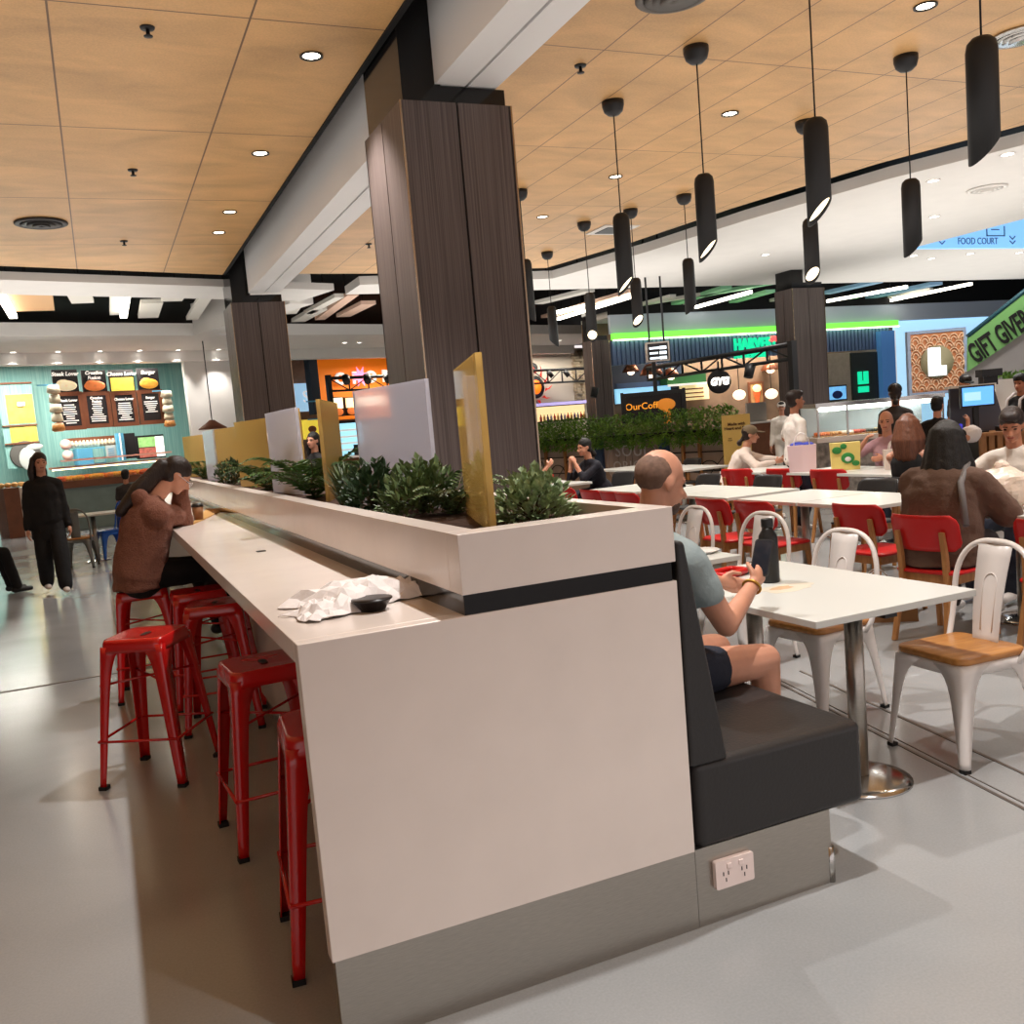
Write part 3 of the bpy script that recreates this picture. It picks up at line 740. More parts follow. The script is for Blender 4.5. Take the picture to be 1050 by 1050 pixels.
ST = [((.105, 4.81), 60, None), ((.50, 3.76), 94, 'red metal stool second nearest, tucked part way under the counter'), ((.56, 2.81), 85, 'nearest red metal stool, mostly hidden by the white counter end'),
      ((.50, 5.46), 78, 'red metal stool tucked under the counter behind the outermost one'), ((.16, 6.5), 84, 'red metal stool the woman in brown sits on'), ((.46, 6.05), 90, 'red metal stool just beside the seated woman, under the counter')]
for i, (p, a, lb) in enumerate(ST):
    if i == 0: st0.location = (*p, 0); st0.rotation_euler.z = math.radians(a); WM[st0.name] = Matrix.Translation((*p, 0)) @ Matrix.Rotation(math.radians(a), 4, 'Z')
    else: dup(st0, (*p, 0), math.radians(a), lb)
# ------------------------------------------------------------------ chairs and tables
def legsheet2(mb, top, bot, sx, sy, ztop, zbot, wt, wb, fil, th=.005, n=14):
    rings = []
    for i in range(n + 1):
        t_ = i / n; z = ztop + (zbot - ztop) * t_
        w = wt + (wb - wt) * t_ + fil * math.exp(-t_ * 9)
        c = V((top[0] + (bot[0] - top[0]) * t_, top[1] + (bot[1] - top[1]) * t_, z)); ax = V((-sx, 0, 0)); ay = V((0, -sy, 0)); r = .018
        o_ = [c + ax * w, c + ax * r, c + (ax + ay) * r * .3, c + ay * r, c + ay * w]
        inn = [c + ay * w + ax * th, c + (ay * r + ax * th), c + (ax + ay) * (r * .3 + th), c + ax * r + ay * th, c + ax * w + ay * th]
        rings.append(o_ + inn)
    mb.loft(rings)
def metal_chair(name, label, group, m1, mseat, seat_thick=.03):
    """pressed steel chair facing +x"""
    t = thing(name, label, 'chair', (0, 0, 0), 0, group)
    pts = rrect(.37, .37, .05, 5)
    obj('seat_pan', MB().loft([[(x * k, y * k, z) for x, y in pts] for k, z in ((1.0, .385), (1.0, .42), (.97, .43), (.5, .43))]), m1, t)
    obj('seat', MB().loft([[(x * k, y * k, z) for x, y in pts] for k, z in ((.97, .431), (1.0, .436), (1.0, .43 + seat_thick * .8), (.97, .43 + seat_thick), (.4, .43 + seat_thick - .004))]), mseat, t)
    for sx in (-1, 1):
        for sy in (-1, 1):
            mb = MB(); legsheet2(mb, (sx * .185, sy * .185), (sx * (.215 if sx > 0 else .235), sy * .215), sx, sy, .425, .012, .075, .03, .075)
            l = obj('leg', mb, m1, t)
            bx, by = sx * (.215 if sx > 0 else .235), sy * .215
            obj('foot_cap', MB().box(*sorted((bx, bx - sx * .032)), *sorted((by, by - sy * .032)), 0, .016), M_rubber, l)
    hp = []
    for i in range(25):
        a = PI * i / 24; cc = math.cos(a); s_ = math.sin(a)
        hp.append((-.195 - .03 * s_, .205 * math.copysign(abs(cc) ** .75, cc), (.64 + .24 * s_ ** .8)))
    pts_ = [(-.12, .185, .40), (-.15, .2, .45), (-.18, .207, .54)] + hp + [(-.18, -.207, .54), (-.15, -.2, .45), (-.12, -.185, .40)]
    obj('back_hoop', MB().tube(pts_, .0125, 8), m1, t)
    n = 8; rings = []
    for i in range(n + 1):
        t_ = i / n; w = .062 + .022 * t_; z = .425 + .445 * t_; x = -.14 - .08 * t_ + .012 * math.sin(PI * t_)
        rings.append([(x - .004, -w, z), (x + .004, -w, z), (x - .006, 0, z), (x + .004, w, z), (x - .004, w, z), (x - .014, 0, z)])
    obj('splat', MB().loft(rings), m1, t)
    em = MB(); pa = []
    for i in range(13):
        a = PI * i / 12; pa.append((0, .034 * math.cos(a), .70 + .045 * math.sin(a)))
    pa = [(0, .03, .50)] + pa + [(0, -.03, .50)]
    pa = [(-.14 - .08 * ((z - .425) / .445) + .012 * math.sin(PI * (z - .425) / .445) - .004 + abs(y) * .1, y, z) for _, y, z in pa]
    obj('embossing', em.tube(pa, .0035, 5), m1, t)
    return t
def plywood_chair(label, group, mshell):
    """moulded back and seat on timber legs, facing +x"""
    t = thing('dining_chair', label, 'chair', (0, 0, 0), 0, group)
    rows = []
    nz, ny = 8, 14
    def P(i, j, off):
        v = i / nz; z = .575 + .225 * v; y = -.225 + .45 * j / ny; e = abs(y) / .225
        half = .225 * (1 - .18 * (1 - min(1, v * 4)) ** 2 - .16 * max(0, (v - .75) * 4) ** 2); y *= half / .225
        x = -.215 - .06 * v + .07 * (y / .225) ** 2
        return V((x + off, y, z))
    mb = MB()
    fr = [P(i, j, .006) for i in range(nz + 1) for j in range(ny + 1)]; bk = [P(i, j, -.006) for i in range(nz + 1) for j in range(ny + 1)]
    fs = []; K = ny + 1; o = len(fr)
    for i in range(nz):
        for j in range(ny):
            a = i * K + j; fs.append((a, a + 1, a + K + 1, a + K)); fs.append((o + a, o + a + K, o + a + K + 1, o + a + 1))
    for i in range(nz):
        for j in (0, ny): a = i * K + j; fs.append((a, a + K, o + a + K, o + a) if j == 0 else (a, o + a, o + a + K, a + K))
    for j in range(ny):
        for i in (0, nz): a = i * K + j; fs.append((a, o + a, o + a + 1, a + 1))
    mb._add(fr + bk, fs, True)
    obj('backrest', mb, mshell, t)
    obj('seat', MB().loft([[(x * k, y * k, z) for x, y in rrect(.43, .43, .07, 5)] for k, z in ((.93, .43), (1, .437), (1, .448), (.96, .455), (.4, .447))]), mshell, t)
    fr_ = MB().box(-.19, .19, -.19, -.165, .375, .43).box(-.19, .19, .165, .19, .375, .43).box(.165, .19, -.165, .165, .375, .43).box(-.19, -.165, -.165, .165, .375, .43)
    obj('seat_frame', fr_, M_oak2, t)
    for sy in (-1, 1):
        y = sy * .15
        obj('leg', MB().loft([[(x + dx, y + dy + sy * oy, z) for dx, dy in ((-w, -.016), (w, -.016), (w, .016), (-w, .016))] for x, z, w, oy in ((-.27, 0, .014, .03), (-.205, .40, .02, .0), (-.215, .55, .018, 0), (-.244, .70, .013, 0))], smooth=False), M_oak2, t, bevel=.006)
        obj('leg', MB().loft([[(x + dx, y + dy + sy * oy, z) for dx, dy in ((-w, -.016), (w, -.016), (w, .016), (-w, .016))] for x, z, w, oy in ((.225, 0, .013, .045), (.175, .43, .022, .02))], smooth=False), M_oak2, t, bevel=.006)
    return t
M_top = mat('white_laminate', (208, 209, 204), .3, coat=.1)
def cafe_table(x0, x1, y0, y1, label, poles=None, z=.75, group='white tables', rb=.2):
    t = thing('cafe_table', label, 'table', ((x0 + x1) / 2, (y0 + y1) / 2, 0), 0, group)
    obj('tabletop', MB().box(x0, x1, y0, y1, z - .028, z), M_top, t, bevel=.003)
    for px_, py_ in poles or [((x0 + x1) / 2, (y0 + y1) / 2)]:
        pl = obj('pedestal', MB().cyl((px_, py_, .015), (px_, py_, z - .04), .036, n=18), M_steel, t)
        obj('base_plate', MB().lathe([(0, 0), (rb, 0), (rb, .008), (rb * .8, .018), (.05, .03), (0, .03)], (px_, py_, 0), 30), M_steel2, pl)
        obj('top_spider', MB().box(px_ - .2, px_ + .2, py_ - .03, py_ + .03, z - .045, z - .028).box(px_ - .03, px_ + .03, py_ - .2, py_ + .2, z - .045, z - .028), M_dark, pl)
    return t
cafe_table(2.30, 3.11, 2.62, 3.84, 'white table in front of the booth with a food stain and a bottle', [(2.67, 2.83), (2.67, 3.45)], group=None)
cafe_table(2.30, 3.11, 4.1, 5.3, 'white table behind the bald man, second along the booth', [(2.67, 4.4), (2.67, 5.0)], group=None)
cafe_table(5.0, 5.82, 3.82, 4.58, 'white table the brown-coated woman sits at')
cafe_table(5.0, 5.82, 5.1, 5.84, 'white table with a yellow reflection left of the brown-coated woman')
cafe_table(5.0, 5.82, 5.86, 6.6, 'white table with a green reflection behind the black bottle')
cafe_table(5.03, 5.84, 6.78, 7.52, 'white table right behind the bald man\'s nose')
cafe_table(5.03, 5.84, 7.54, 8.28, 'white table hidden behind the bald man\'s head')
cafe_table(5.05, 5.8, 8.4, 9.35, 'white table left of the bald man\'s head, above the red chair backs')
cafe_table(5.1, 5.72, 10.5, 11.5, 'white table with snacks where the woman in navy leans')
cafe_table(7.1, 7.92, 6.9, 7.66, 'white table the auburn-haired woman sits at')
cafe_table(7.1, 7.92, 7.7, 8.5, 'white table piled with bags in front of the person in lilac')
cafe_table(7.1, 7.92, 8.9, 9.7, 'white table at the elbow of the woman in the white shirt')
cafe_table(7.05, 7.95, 10.6, 11.6, 'far white table below the hedge, right half')
cafe_table(7.05, 7.95, 11.7, 12.8, 'far white table below the hedge, left half')

wc = metal_chair('metal_chair', 'nearest white metal chair with a honey timber seat, right of the table', 'white metal chairs', M_wmetal, M_oak)
def put(o, x, y, deg, label, first=None):
    if first is not None and first not in PLACED:
        PLACED.add(first); o.location = (x, y, 0); o.rotation_euler.z = math.radians(deg); o['label'] = label
        WM[o.name] = Matrix.Translation((x, y, 0)) @ Matrix.Rotation(math.radians(deg), 4, 'Z'); return o
    return dup(o, (x, y, 0), math.radians(deg), label)
PLACED = set()
put(wc, 3.25, 2.83, 177, 'nearest white metal chair with a honey timber seat, right of the stained table', 'w')
put(wc, 3.19, 3.62, 184, 'white metal chair at the far side of the stained table, behind its corner', 'w')
put(wc, 3.5, 4.62, 186, 'white metal chair whose back hoop frames the black bottle', 'w')
put(wc, 3.52, 5.4, 180, 'white metal chair just right of the bald man\'s chin', 'w')
put(wc, 1.25 + .0, 0, 0, '', None) if False else None
rc = plywood_chair('', 'red timber-legged chairs', M_redp)
RC = [(4.74, 4.22, 8, 'red chair the woman in the brown coat sits on'), (5.02, 5.04, 4, 'red chair left of the brown-coated woman, at the table with the yellow reflection'),
      (4.86, 5.97, 3, 'red chair directly behind the black bottle'), (4.86, 6.5, 0, 'red chair beside the bald man\'s face'),
      (4.9, 7.95, 0, 'red chair nearest the back of the bald man\'s head'), (4.92, 8.3, -4, 'red chair second behind the bald man\'s head'),
      (4.95, 8.78, 0, 'red chair between the navy-dressed woman and the bald man'), (5.02, 9.5, 0, 'red chair below the snack table, nearest the column'),
      (4.85, 3.45, 10, 'red chair at the right edge behind the near white chair'),
      (7.22, 9.33, 20, 'small red chair behind the woman in the white shirt'), (7.32, 8.6, 15, 'small red chair in front of the pink gift bag'), (7.3, 7.85, 15, 'small red chair in front of the yellow snack bag')]
for x, y, a, lb in RC: put(rc, x, y, a, lb, 'r')
bc = plywood_chair('', 'black timber-legged chairs', M_blackp)
BC = [(6.1, 6.28, 182, 'black chair at the table with the green reflection'), (6.1, 5.45, 182, 'black chair right of the yellow reflection'), (6.2, 7.9, 180, 'black chair below the woman in the white shirt'),
      (6.2, 8.95, 180, 'black chair just right of the bald man\'s head'), (8.25, 12.2, 182, 'far black chair left below the hedge'), (8.25, 10.9, 178, 'far black chair next to the yellow sign'),
      (6.75, 6.2, 20, 'black chair the auburn-haired woman sits on'), (6.25, 10.9, 190, 'dark grey chair behind the woman in navy')]
for x, y, a, lb in BC: put(bc, x, y, a, lb, 'b')

# things on the near table
t = thing('water_bottle', 'matt black water bottle standing on the table by the bald man', 'bottle', (2.70, 3.36, .75))
mbk = mat('bottle_black', (16, 17, 18), .38)
obj('body', MB().lathe([(0, 0), (.04, 0), (.043, .006), (.043, .19), (.04, .214), (.025, .237), (.024, .25), (0, .25)], (2.70, 3.36, .75), 26), mbk, t)
obj('cap', MB().lathe([(0, .249), (.026, .249), (.027, .254), (.027, .284), (.025, .288), (0, .288)], (2.70, 3.36, .75), 20), mbk, t)
def blot(cx, cy, rx, ry, seed, n=40):
    rnd = random.Random(seed); ph = [rnd.uniform(0, 6) for _ in range(4)]
    return [(cx + rx * (1 + .12 * math.sin(3 * a + ph[0]) + .08 * math.sin(5 * a + ph[1]) + .05 * math.sin(9 * a + ph[2])) * math.cos(a), cy + ry * (1 + .12 * math.sin(2 * a + ph[3]) + .08 * math.sin(7 * a + ph[1])) * math.sin(a)) for a in [2 * PI * i / n for i in range(n)]]
p = gz(806, 603, .75)
t = thing('sauce_stain', 'orange-brown sauce stain on the near white table', 'stain', (p.x, p.y, .75))
obj('smear', MB().prism(blot(p.x, p.y, .13, .085, 4), .7502, .7506), mat('stain_pale', (214, 206, 188), .35), t)
obj('spot', MB().prism(blot(p.x - .01, p.y + .015, .055, .035, 6), .7507, .7509), mat('stain_orange', (206, 170, 132), .4), t)
p = gz(746, 591, .75)
t = thing('food_tray', 'small red tray by the bald man\'s elbow', 'tray', (p.x, p.y, .75), .2)
W = WM[t.name]
obj('base', MB(W).prism(rrect(.16, .1, .02), .001, .006), M_redp, t)
obj('rim', MB(W).tube([(x, y, .022) for x, y in rrect(.165, .105, .02) + [rrect(.165, .105, .02)[0]]], .014, 6), M_redp, t)
p = gz(765, 586, .75)
tag(obj('mobile_phone', MB(Matrix.Translation(p) @ Matrix.Rotation(.5, 4, 'Z')).prism(rrect(.15, .075, .012), .001, .010), M_dark), 'black phone lying flat behind the bald man\'s wrist', 'phone')
p = gz(719, 567, .75)
tag(obj('food_plate', MB().lathe([(0, 0), (.07, 0), (.1, .014), (.1, .018), (.07, .006), (0, .006)], (p.x, p.y, .751), 24), mat('plate_white', (232, 230, 226), .25)), 'white plate on the second booth table beside the man\'s shoulder', 'plate')

# brown paper shopping bag under the brown woman's chair
p = gz(905, 640, 0); RGb = Frame(-35)
u0, n0 = p.dot(RGb.u), p.dot(RGb.n) + .12
t = thing('shopping_bag', 'brown paper shopping bag with black lettering on the floor under the red chair', 'bag', (p.x, p.y, 0), RGb.a)
mkb = mat('bag_kraft', (128, 88, 50), .75, var=.08, scale=10)
rings = []
for z, k, dp in ((0, .24, .075), (.002, .24, .075), (.17, .235, .06), (.27, .235, .035)):
    rings.append([RGb.w(u0 + x, n0 + y, z) for x, y in ((-k, -dp), (0, -dp - .004), (k, -dp), (k, dp), (0, dp + .004), (-k, dp))])
obj('body', MB().loft(rings, smooth=False), mkb, t)
text('lettering', 'NIKE', .13, face(RGb.w(u0 + .02, n0 - .075, .2), RGb.u, RGb.n), mat('print_black', (16, 14, 12), .6), t, .003, bold=.006)
sw = [(-.15, .11), (-.165, .075), (-.14, .045), (-.09, .045), (.14, .14), (-.06, .075), (-.11, .072), (-.135, .085)]
mb = MB(Matrix.Translation(RGb.w(u0, n0 - .082, 0)) @ RGb.M); mb.vprism([(x - .02, z - .01) for x, z in sw], -.002, .004); obj('emblem', mb, mat('print_black', (16, 14, 12), .6), t)
hd = MB()
for s_ in (-1, 1): hd.tube([RGb.w(u0 + .07 * math.cos(a), n0 + s_ * .03, .265 + .09 * math.sin(a)) for a in [PI * i / 10 for i in range(11)]], .004, 5)
obj('handle', hd, M_wmetal, t)
# ------------------------------------------------------------------ people
SK1 = mat('skin_fair', (198, 142, 116), .5, var=.06, scale=20, sub=.05); SK2 = mat('skin_tan', (176, 118, 90), .5, var=.06, scale=20, sub=.05); SK3 = mat('skin_olive', (160, 108, 82), .5, var=.06, scale=20)
H_blk = mat('hair_black', (14, 12, 12), .5, bump=.6, bscale=40, scale=40, stretch=(6, 6, .4)); H_brn = mat('hair_dark_brown', (34, 22, 18), .42, bump=.5, scale=30, stretch=(6, 6, .6)); H_aub = mat('hair_auburn', (78, 44, 30), .48, c2=(112, 68, 46), scale=26, stretch=(6, 6, .6)); H_gry = mat('hair_stubble', (112, 86, 72), .8, var=.2, scale=60)
M_eye = mat('eye_dark', (22, 16, 14), .2); M_brow = mat('brow', (36, 24, 20), .8); M_lip = mat('lip', (158, 84, 76), .5)
def cloth(name, c, **k): return mat(name, c, .85, bump=.25, scale=60, **k)
T_white = cloth('tee_white', (226, 220, 212)); T_black = cloth('cloth_black', (17, 16, 18)); T_navy = cloth('cloth_navy', (22, 22, 34)); T_grey = cloth('tee_bluegrey', (146, 160, 162)); T_lil = cloth('tee_lilac', (176, 140, 150)); T_char = cloth('tee_charcoal', (58, 54, 54))
T_brown = mat('coat_brown', (90, 67, 55), .9, bump=.3, scale=70); T_fleece = mat('fleece_brown', (124, 80, 64), .95, bump=.9, bscale=110, var=.12, scale=60); T_denim = cloth('denim_dark', (30, 34, 48)); T_grey2 = cloth('trousers_grey', (86, 78, 76)); T_shirt = cloth('shirt_cream', (222, 208, 198)); T_wpant = cloth('trousers_white', (232, 222, 214))
def ik(a, b, l1, l2, hint):
    d = b - a; L = min(d.length, (l1 + l2) * .998); d.normalize(); b2 = a + d * L
    x = (l1 * l1 - l2 * l2 + L * L) / (2 * L); h = math.sqrt(max(l1 * l1 - x * x, 0)); hv = V(hint) - d * V(hint).dot(d)
    hv = hv.normalized() if hv.length > 1e-5 else d.orthogonal().normalized()
    return a + d * x + hv * h, b2
def person(name, label, x, y, deg, pose='sit', seat=.46, H=1.72, skin=SK2, top=None, topm=T_white, sleeve='short', legm=T_black, shorts=False, shoe=M_wmetal, lean=0, side=0,
           hyaw=0, hpitch=0, arm_l=None, arm_r=None, eh_l=(0, 0, -1), eh_r=(0, 0, -1), hair='short', hairm=H_blk, vox=.014, bulk=1.0, feet=None, fem=False, legs=True, grip_l=.6, grip_r=.6, collar=True, foot_fwd=.1, hip=None, tuck=0, knees=None, loose=0, hv=1.0, short_k=.72, slv=.72, wide=1.0, hfwd=0):
    s = H / 1.74; a = math.radians(deg); f = V((math.cos(a), math.sin(a), 0)); r = V((f.y, -f.x, 0)); u = V((0, 0, 1))
    t = thing('person', label, 'person', (x, y, 0), 0)
    hz = (seat + .105) if pose == 'sit' else .92 * s
    Hc = V((x, y, hz)); L = math.radians(lean); S = math.radians(side)
    sd = (u * math.cos(L) * math.cos(S) + f * math.sin(L) + r * math.sin(S)).normalized()      # spine
    sf = (f * math.cos(L) - u * math.sin(L)).normalized()
    waist = Hc + sd * .16 * s; chest = Hc + sd * .34 * s; N = Hc + sd * .50 * s
    ya = math.radians(hyaw); hf0 = f * math.cos(ya) - r * math.sin(ya)            # yaw + = to the left
    pa = math.radians(hpitch); hf = (hf0 * math.cos(pa) - u * math.sin(pa)); hu = (u * math.cos(pa) + hf0 * math.sin(pa)); hr = hf.cross(hu)
    hc = N + (sd * .35 + u * .65).normalized() * .085 * s + hu * .105 * s + hf * .025 + hf0 * hfwd
    sw = (.17 if not fem else .15) * s * (1 + (bulk - 1) * .6); hw = .088 * s
    B = (hr, hf, hu)
    k = s * .97
    mb = MB()                                             # ---- the body, one continuous skin
    tw = .155 * s * bulk
    def torso(mb, g, top_open=True):
        mb.cap(Hc - sd * .02, waist, .165 * s * bulk + g, tw * (.84 if fem else .95) + g, r, .72, .66)
        mb.cap(waist, chest, tw * (.84 if fem else .95) + g, tw * 1.02 + g, r, .68, .72)
        mb.cap(chest, N - sd * .05, tw * 1.0 + g, .085 * s + g, r, .72, .8)
        for q in (-1, 1): mb.cap(N - sd * .045 + r * q * .05, N - sd * .085 * s + r * q * sw * .98, .052 * s + g, .05 * s * bulk + g, f, 1, 1)
        if fem and not loose:
            for q in (-1, 1): mb.ell(chest + sf * .085 * s * bulk + r * q * .07 * s - sd * .02, (.065 + g, .06 + g, .065 + g))
    torso(mb, 0 if not loose else -.004)
    def boxy(mb, g):
        R = .168 * s * bulk + g
        mb.cap(Hc - sd * .02, chest, R, tw * 1.04 + g, r, .78, .78); mb.cap(chest, N - sd * .05, tw * 1.03 + g, .095 * s + g, r, .76, .8)
        for q in (-1, 1): mb.cap(N - sd * .05 + r * q * .05, N - sd * .09 * s + r * q * sw * 1.0, .055 * s + g, .056 * s * bulk + g, f, 1, 1)
    mb.cap(N - sd * .04, hc - hu * .05 - hf * .02, .056 * s, .052 * s)
    mb.ell(hc + hu * .03 * k - hf * .012 * k, (.074 * k, .095 * k, .092 * k), B, 20, 14)          # cranium
    mb.ell(hc - hu * .03 * k + hf * .028 * k, (.060 * k, .066 * k, .085 * k), B, 18, 12)          # face
    mb.ell(hc - hu * .075 * k + hf * .045 * k, (.045 * k, .045 * k, .034 * k), B)                 # jaw
    mb.ell(hc - hu * .095 * k + hf * .074 * k, (.020 * k, .017 * k, .016 * k), B, 10, 8)          # chin
    mb.cap(hc + hu * .005 + hf * .088 * k, hc - hu * .03 * k + hf * .116 * k, .009 * k, .014 * k)  # nose
    for q in (-1, 1):
        mb.ell(hc + hr * q * .014 * k - hu * .034 * k + hf * .096 * k, (.009 * k, .012 * k, .008 * k), B, 8, 6)
        mb.ell(hc + hr * q * .074 * k - hu * .008 * k - hf * .012 * k, (.011 * k, .022 * k, .033 * k), B, 10, 8)   # ear
        mb.cap(hc + hr * q * .012 * k + hu * .024 * k + hf * .086 * k, hc + hr * q * .044 * k + hu * .022 * k + hf * .07 * k, .010 * k, .009 * k)  # brow
        mb.ell(hc + hr * q * .036 * k - hu * .03 * k + hf * .068 * k, (.020 * k, .018 * k, .018 * k), B, 8, 6)
    mb.cap(hc - hr * .017 * k - hu * .058 * k + hf * .089 * k, hc + hr * .017 * k - hu * .058 * k + hf * .089 * k, .009 * k, .009 * k)
    # arms and hands
    joints = {}
    for q, tgt, eh, grip in ((-1, arm_l, eh_l, grip_l), (1, arm_r, eh_r, grip_r)):
        sh = N - sd * .085 * s + r * q * sw
        if tgt is None: tgt = sh + V((0, 0, -.52 * s)) + r * q * .07 + f * .06; e_h = -f
        else: tgt = V(tgt); e_h = (r * q * eh[0] + f * eh[1] + u * eh[2]) if len(eh) == 3 else V((0, 0, -1))
        el, wr = ik(sh, tgt, .285 * s, .25 * s, e_h)
        joints[q] = (sh, el, wr)
        mb.cap(sh, el, .05 * s * bulk, .038 * s * bulk); mb.cap(el, wr, .038 * s * bulk, .026 * s)
        d = (wr - el).normalized(); pn = (-r * q - d * (-r * q).dot(d)); pn = pn.normalized() if pn.length > .1 else d.orthogonal().normalized()
        wd = d.cross(pn).normalized()
        pc = wr + d * .055
        mb.cap(wr + d * .01, wr + d * .075, .026, .036, wd, .9, .5)
        for i, (o_, ln) in enumerate(((-.028, .066), (-.0095, .076), (.0095, .070), (.028, .055))):
            b0 = wr + d * .078 + wd * o_; pts = [b0]; ang = 0; L_ = ln
            for j, fr in enumerate((.45, .32, .26)):
                ang += grip * (.55 if j == 0 else .7); dd = d * math.cos(ang) + pn * math.sin(ang); pts.append(pts[-1] + dd * L_ * fr)
            for j in range(3): mb.cap(pts[j], pts[j + 1], .0092 - .0006 * j, .0086 - .0006 * j, n=8)
        up_ = 1 if wd.dot(u) > 0 else -1
        tb = wr + d * .03 + wd * up_ * .028; t1 = tb + (d * .6 + wd * up_ * .6 + pn * .45).normalized() * .036; t2 = t1 + (d * .85 + pn * .6).normalized() * .034
        mb.cap(tb, t1, .013, .0105, n=8); mb.cap(t1, t2, .0105, .009, n=8)
    # legs
    LG = {}
    if legs:
        for q in (-1, 1):
            hp = Hc + r * q * hw - u * .01
            if pose == 'sit':
                kn = hp + f * .43 * s + u * (-.02) + r * q * .04
                if knees: kn = hp + (f * .43 * s + u * knees[0] + r * q * knees[1])
                an = V((kn.x, kn.y, .085)) + f * foot_fwd
                dl = (an - kn); 
                if dl.length > .44 * s: an = kn + dl.normalized() * .44 * s
            else:
                fo = (feet or {-1: (0, 0), 1: (0, 0)})[q]
                an = V((x, y, .085)) + r * q * .085 + f * fo[0] + u * fo[1]
                kn, an = ik(hp, an, .43 * s, .42 * s, f)
            LG[q] = (hp, kn, an)
            mb.cap(hp, kn, .083 * s * bulk, .056 * s * bulk); mb.cap(kn, an, .054 * s * bulk, .036 * s)
            mb.cap(an - u * .045, an + f * .15 - u * .055, .036, .028, r, 1, .9)
    body = obj('body', mb, skin, t, remesh=vox if vox < .012 else vox * .8, smooth=3)
    # ---- face details
    for q in (-1, 1):
        obj('eye', MB().ell(hc + hr * q * .032 * k + hu * .004 * k + hf * .080 * k, (.013 * k, .009 * k, .0065 * k), B, 10, 8), M_eye, t)
    br = MB()
    for q in (-1, 1): br.cap(hc + hr * q * .016 * k + hu * .027 * k + hf * .093 * k, hc + hr * q * .048 * k + hu * .024 * k + hf * .076 * k, .0042 * k, .003 * k, n=6)
    obj('eyebrows', br, M_brow, t)
    obj('lips', MB().cap(hc - hr * .016 * k - hu * .058 * k + hf * .0935 * k, hc + hr * .016 * k - hu * .058 * k + hf * .0935 * k, .0072 * k, .0072 * k, n=8), M_lip, t)
    # ---- clothes
    if topm is not None:
        mb = MB(); g = .014
        if sleeve == 'strap':
            mb.cap(waist + sd * .09 * s, chest + sd * .02, tw * .94 + .008, tw + .008, r, .7, .74)
            for q in (-1, 1): mb.tube([chest + r * q * .075 * s + sf * .1 * s, N + r * q * .075 * s - sd * .02 * s, N + r * q * .075 * s - sd * .01 * s - sf * .07 * s, chest - sf * .1 * s + r * q * .035 * s], .011, 8)
            mb.cap(waist - r * tw * .8 - sf * .03 + sd * .06, waist + r * tw * .8 - sf * .03 + sd * .06, .012, .012)
        else:
            if loose: boxy(mb, loose)
            else: torso(mb, g)
            mb.cap(Hc - sd * (.06 + tuck), Hc + sd * .05, .172 * s * bulk + g, .17 * s * bulk + g, r, .72, .72)
            if collar == 'hood':
                mb.cap(N - sf * .075 - r * .05, N - sf * .075 + r * .05, .06, .06); mb.cap(N - r * .07, N - r * .02 + sf * .06, .035, .03); mb.cap(N + r * .07, N + r * .02 + sf * .06, .035, .03)
            elif collar: mb.cap(N - sd * .05, N - sd * .012, .085 * s, .066 * s)
            for q in (-1, 1):
                sh, el, wr = joints[q]
                if sleeve == 'long': mb.cap(sh, el, .06 * s * bulk + loose * .6, .052 * s * bulk + loose * .6); mb.cap(el, el.lerp(wr, .92), .052 * s * bulk + loose * .6, .038 * s + loose * .5)
                elif sleeve == 'mid': mb.cap(sh, el, .06 * s * bulk, .052 * s * bulk); mb.cap(el, el.lerp(wr, .35), .052 * s * bulk, .046 * s)
                else: mb.cap(sh, sh.lerp(el, slv), .06 * s * bulk, .056 * s * bulk)
            hem = (seat + .006) if pose == 'sit' else Hc.z - .10 - tuck
            mb.v = [V((p.x, p.y, max(p.z, hem))) for p in mb.v]
        obj('shirt' if top is None else top, mb, topm, t, remesh=max(vox, .012), smooth=3, disp=(.03 if loose else .02) if sleeve != 'strap' else 0, dscale=.13 if loose else .09)
    if legs:
        mb = MB(); mb.cap(Hc - u * .03, Hc + sd * .06, .17 * s * bulk + .008, .165 * s * bulk + .006, r, .74, .72)
        for q in (-1, 1):
            hp, kn, an = LG[q]
            if shorts: mb.cap(hp, hp.lerp(kn, short_k), .094 * s * bulk, .08 * s * bulk)
            else: mb.cap(hp, kn, .092 * s * bulk, .07 * s * bulk * wide); mb.cap(kn, an + u * .01, .07 * s * bulk * wide, .062 * s * wide)
        obj('shorts' if shorts else 'trousers', mb, legm, t, remesh=max(vox, .013), smooth=3, disp=.012, dscale=.1)
        for q in (-1, 1):
            hp, kn, an = LG[q]; lift = an.z - .085; b_ = V((an.x, an.y, .0 + lift))
            sh_ = MB().cap(b_ + u * .042 - f * .03, b_ + u * .036 + f * .15, .042, .036, r, .95, .8)
            sh_.v = [V((p.x, p.y, max(p.z, lift + .003))) for p in sh_.v]
            obj('shoe', sh_, shoe, t)
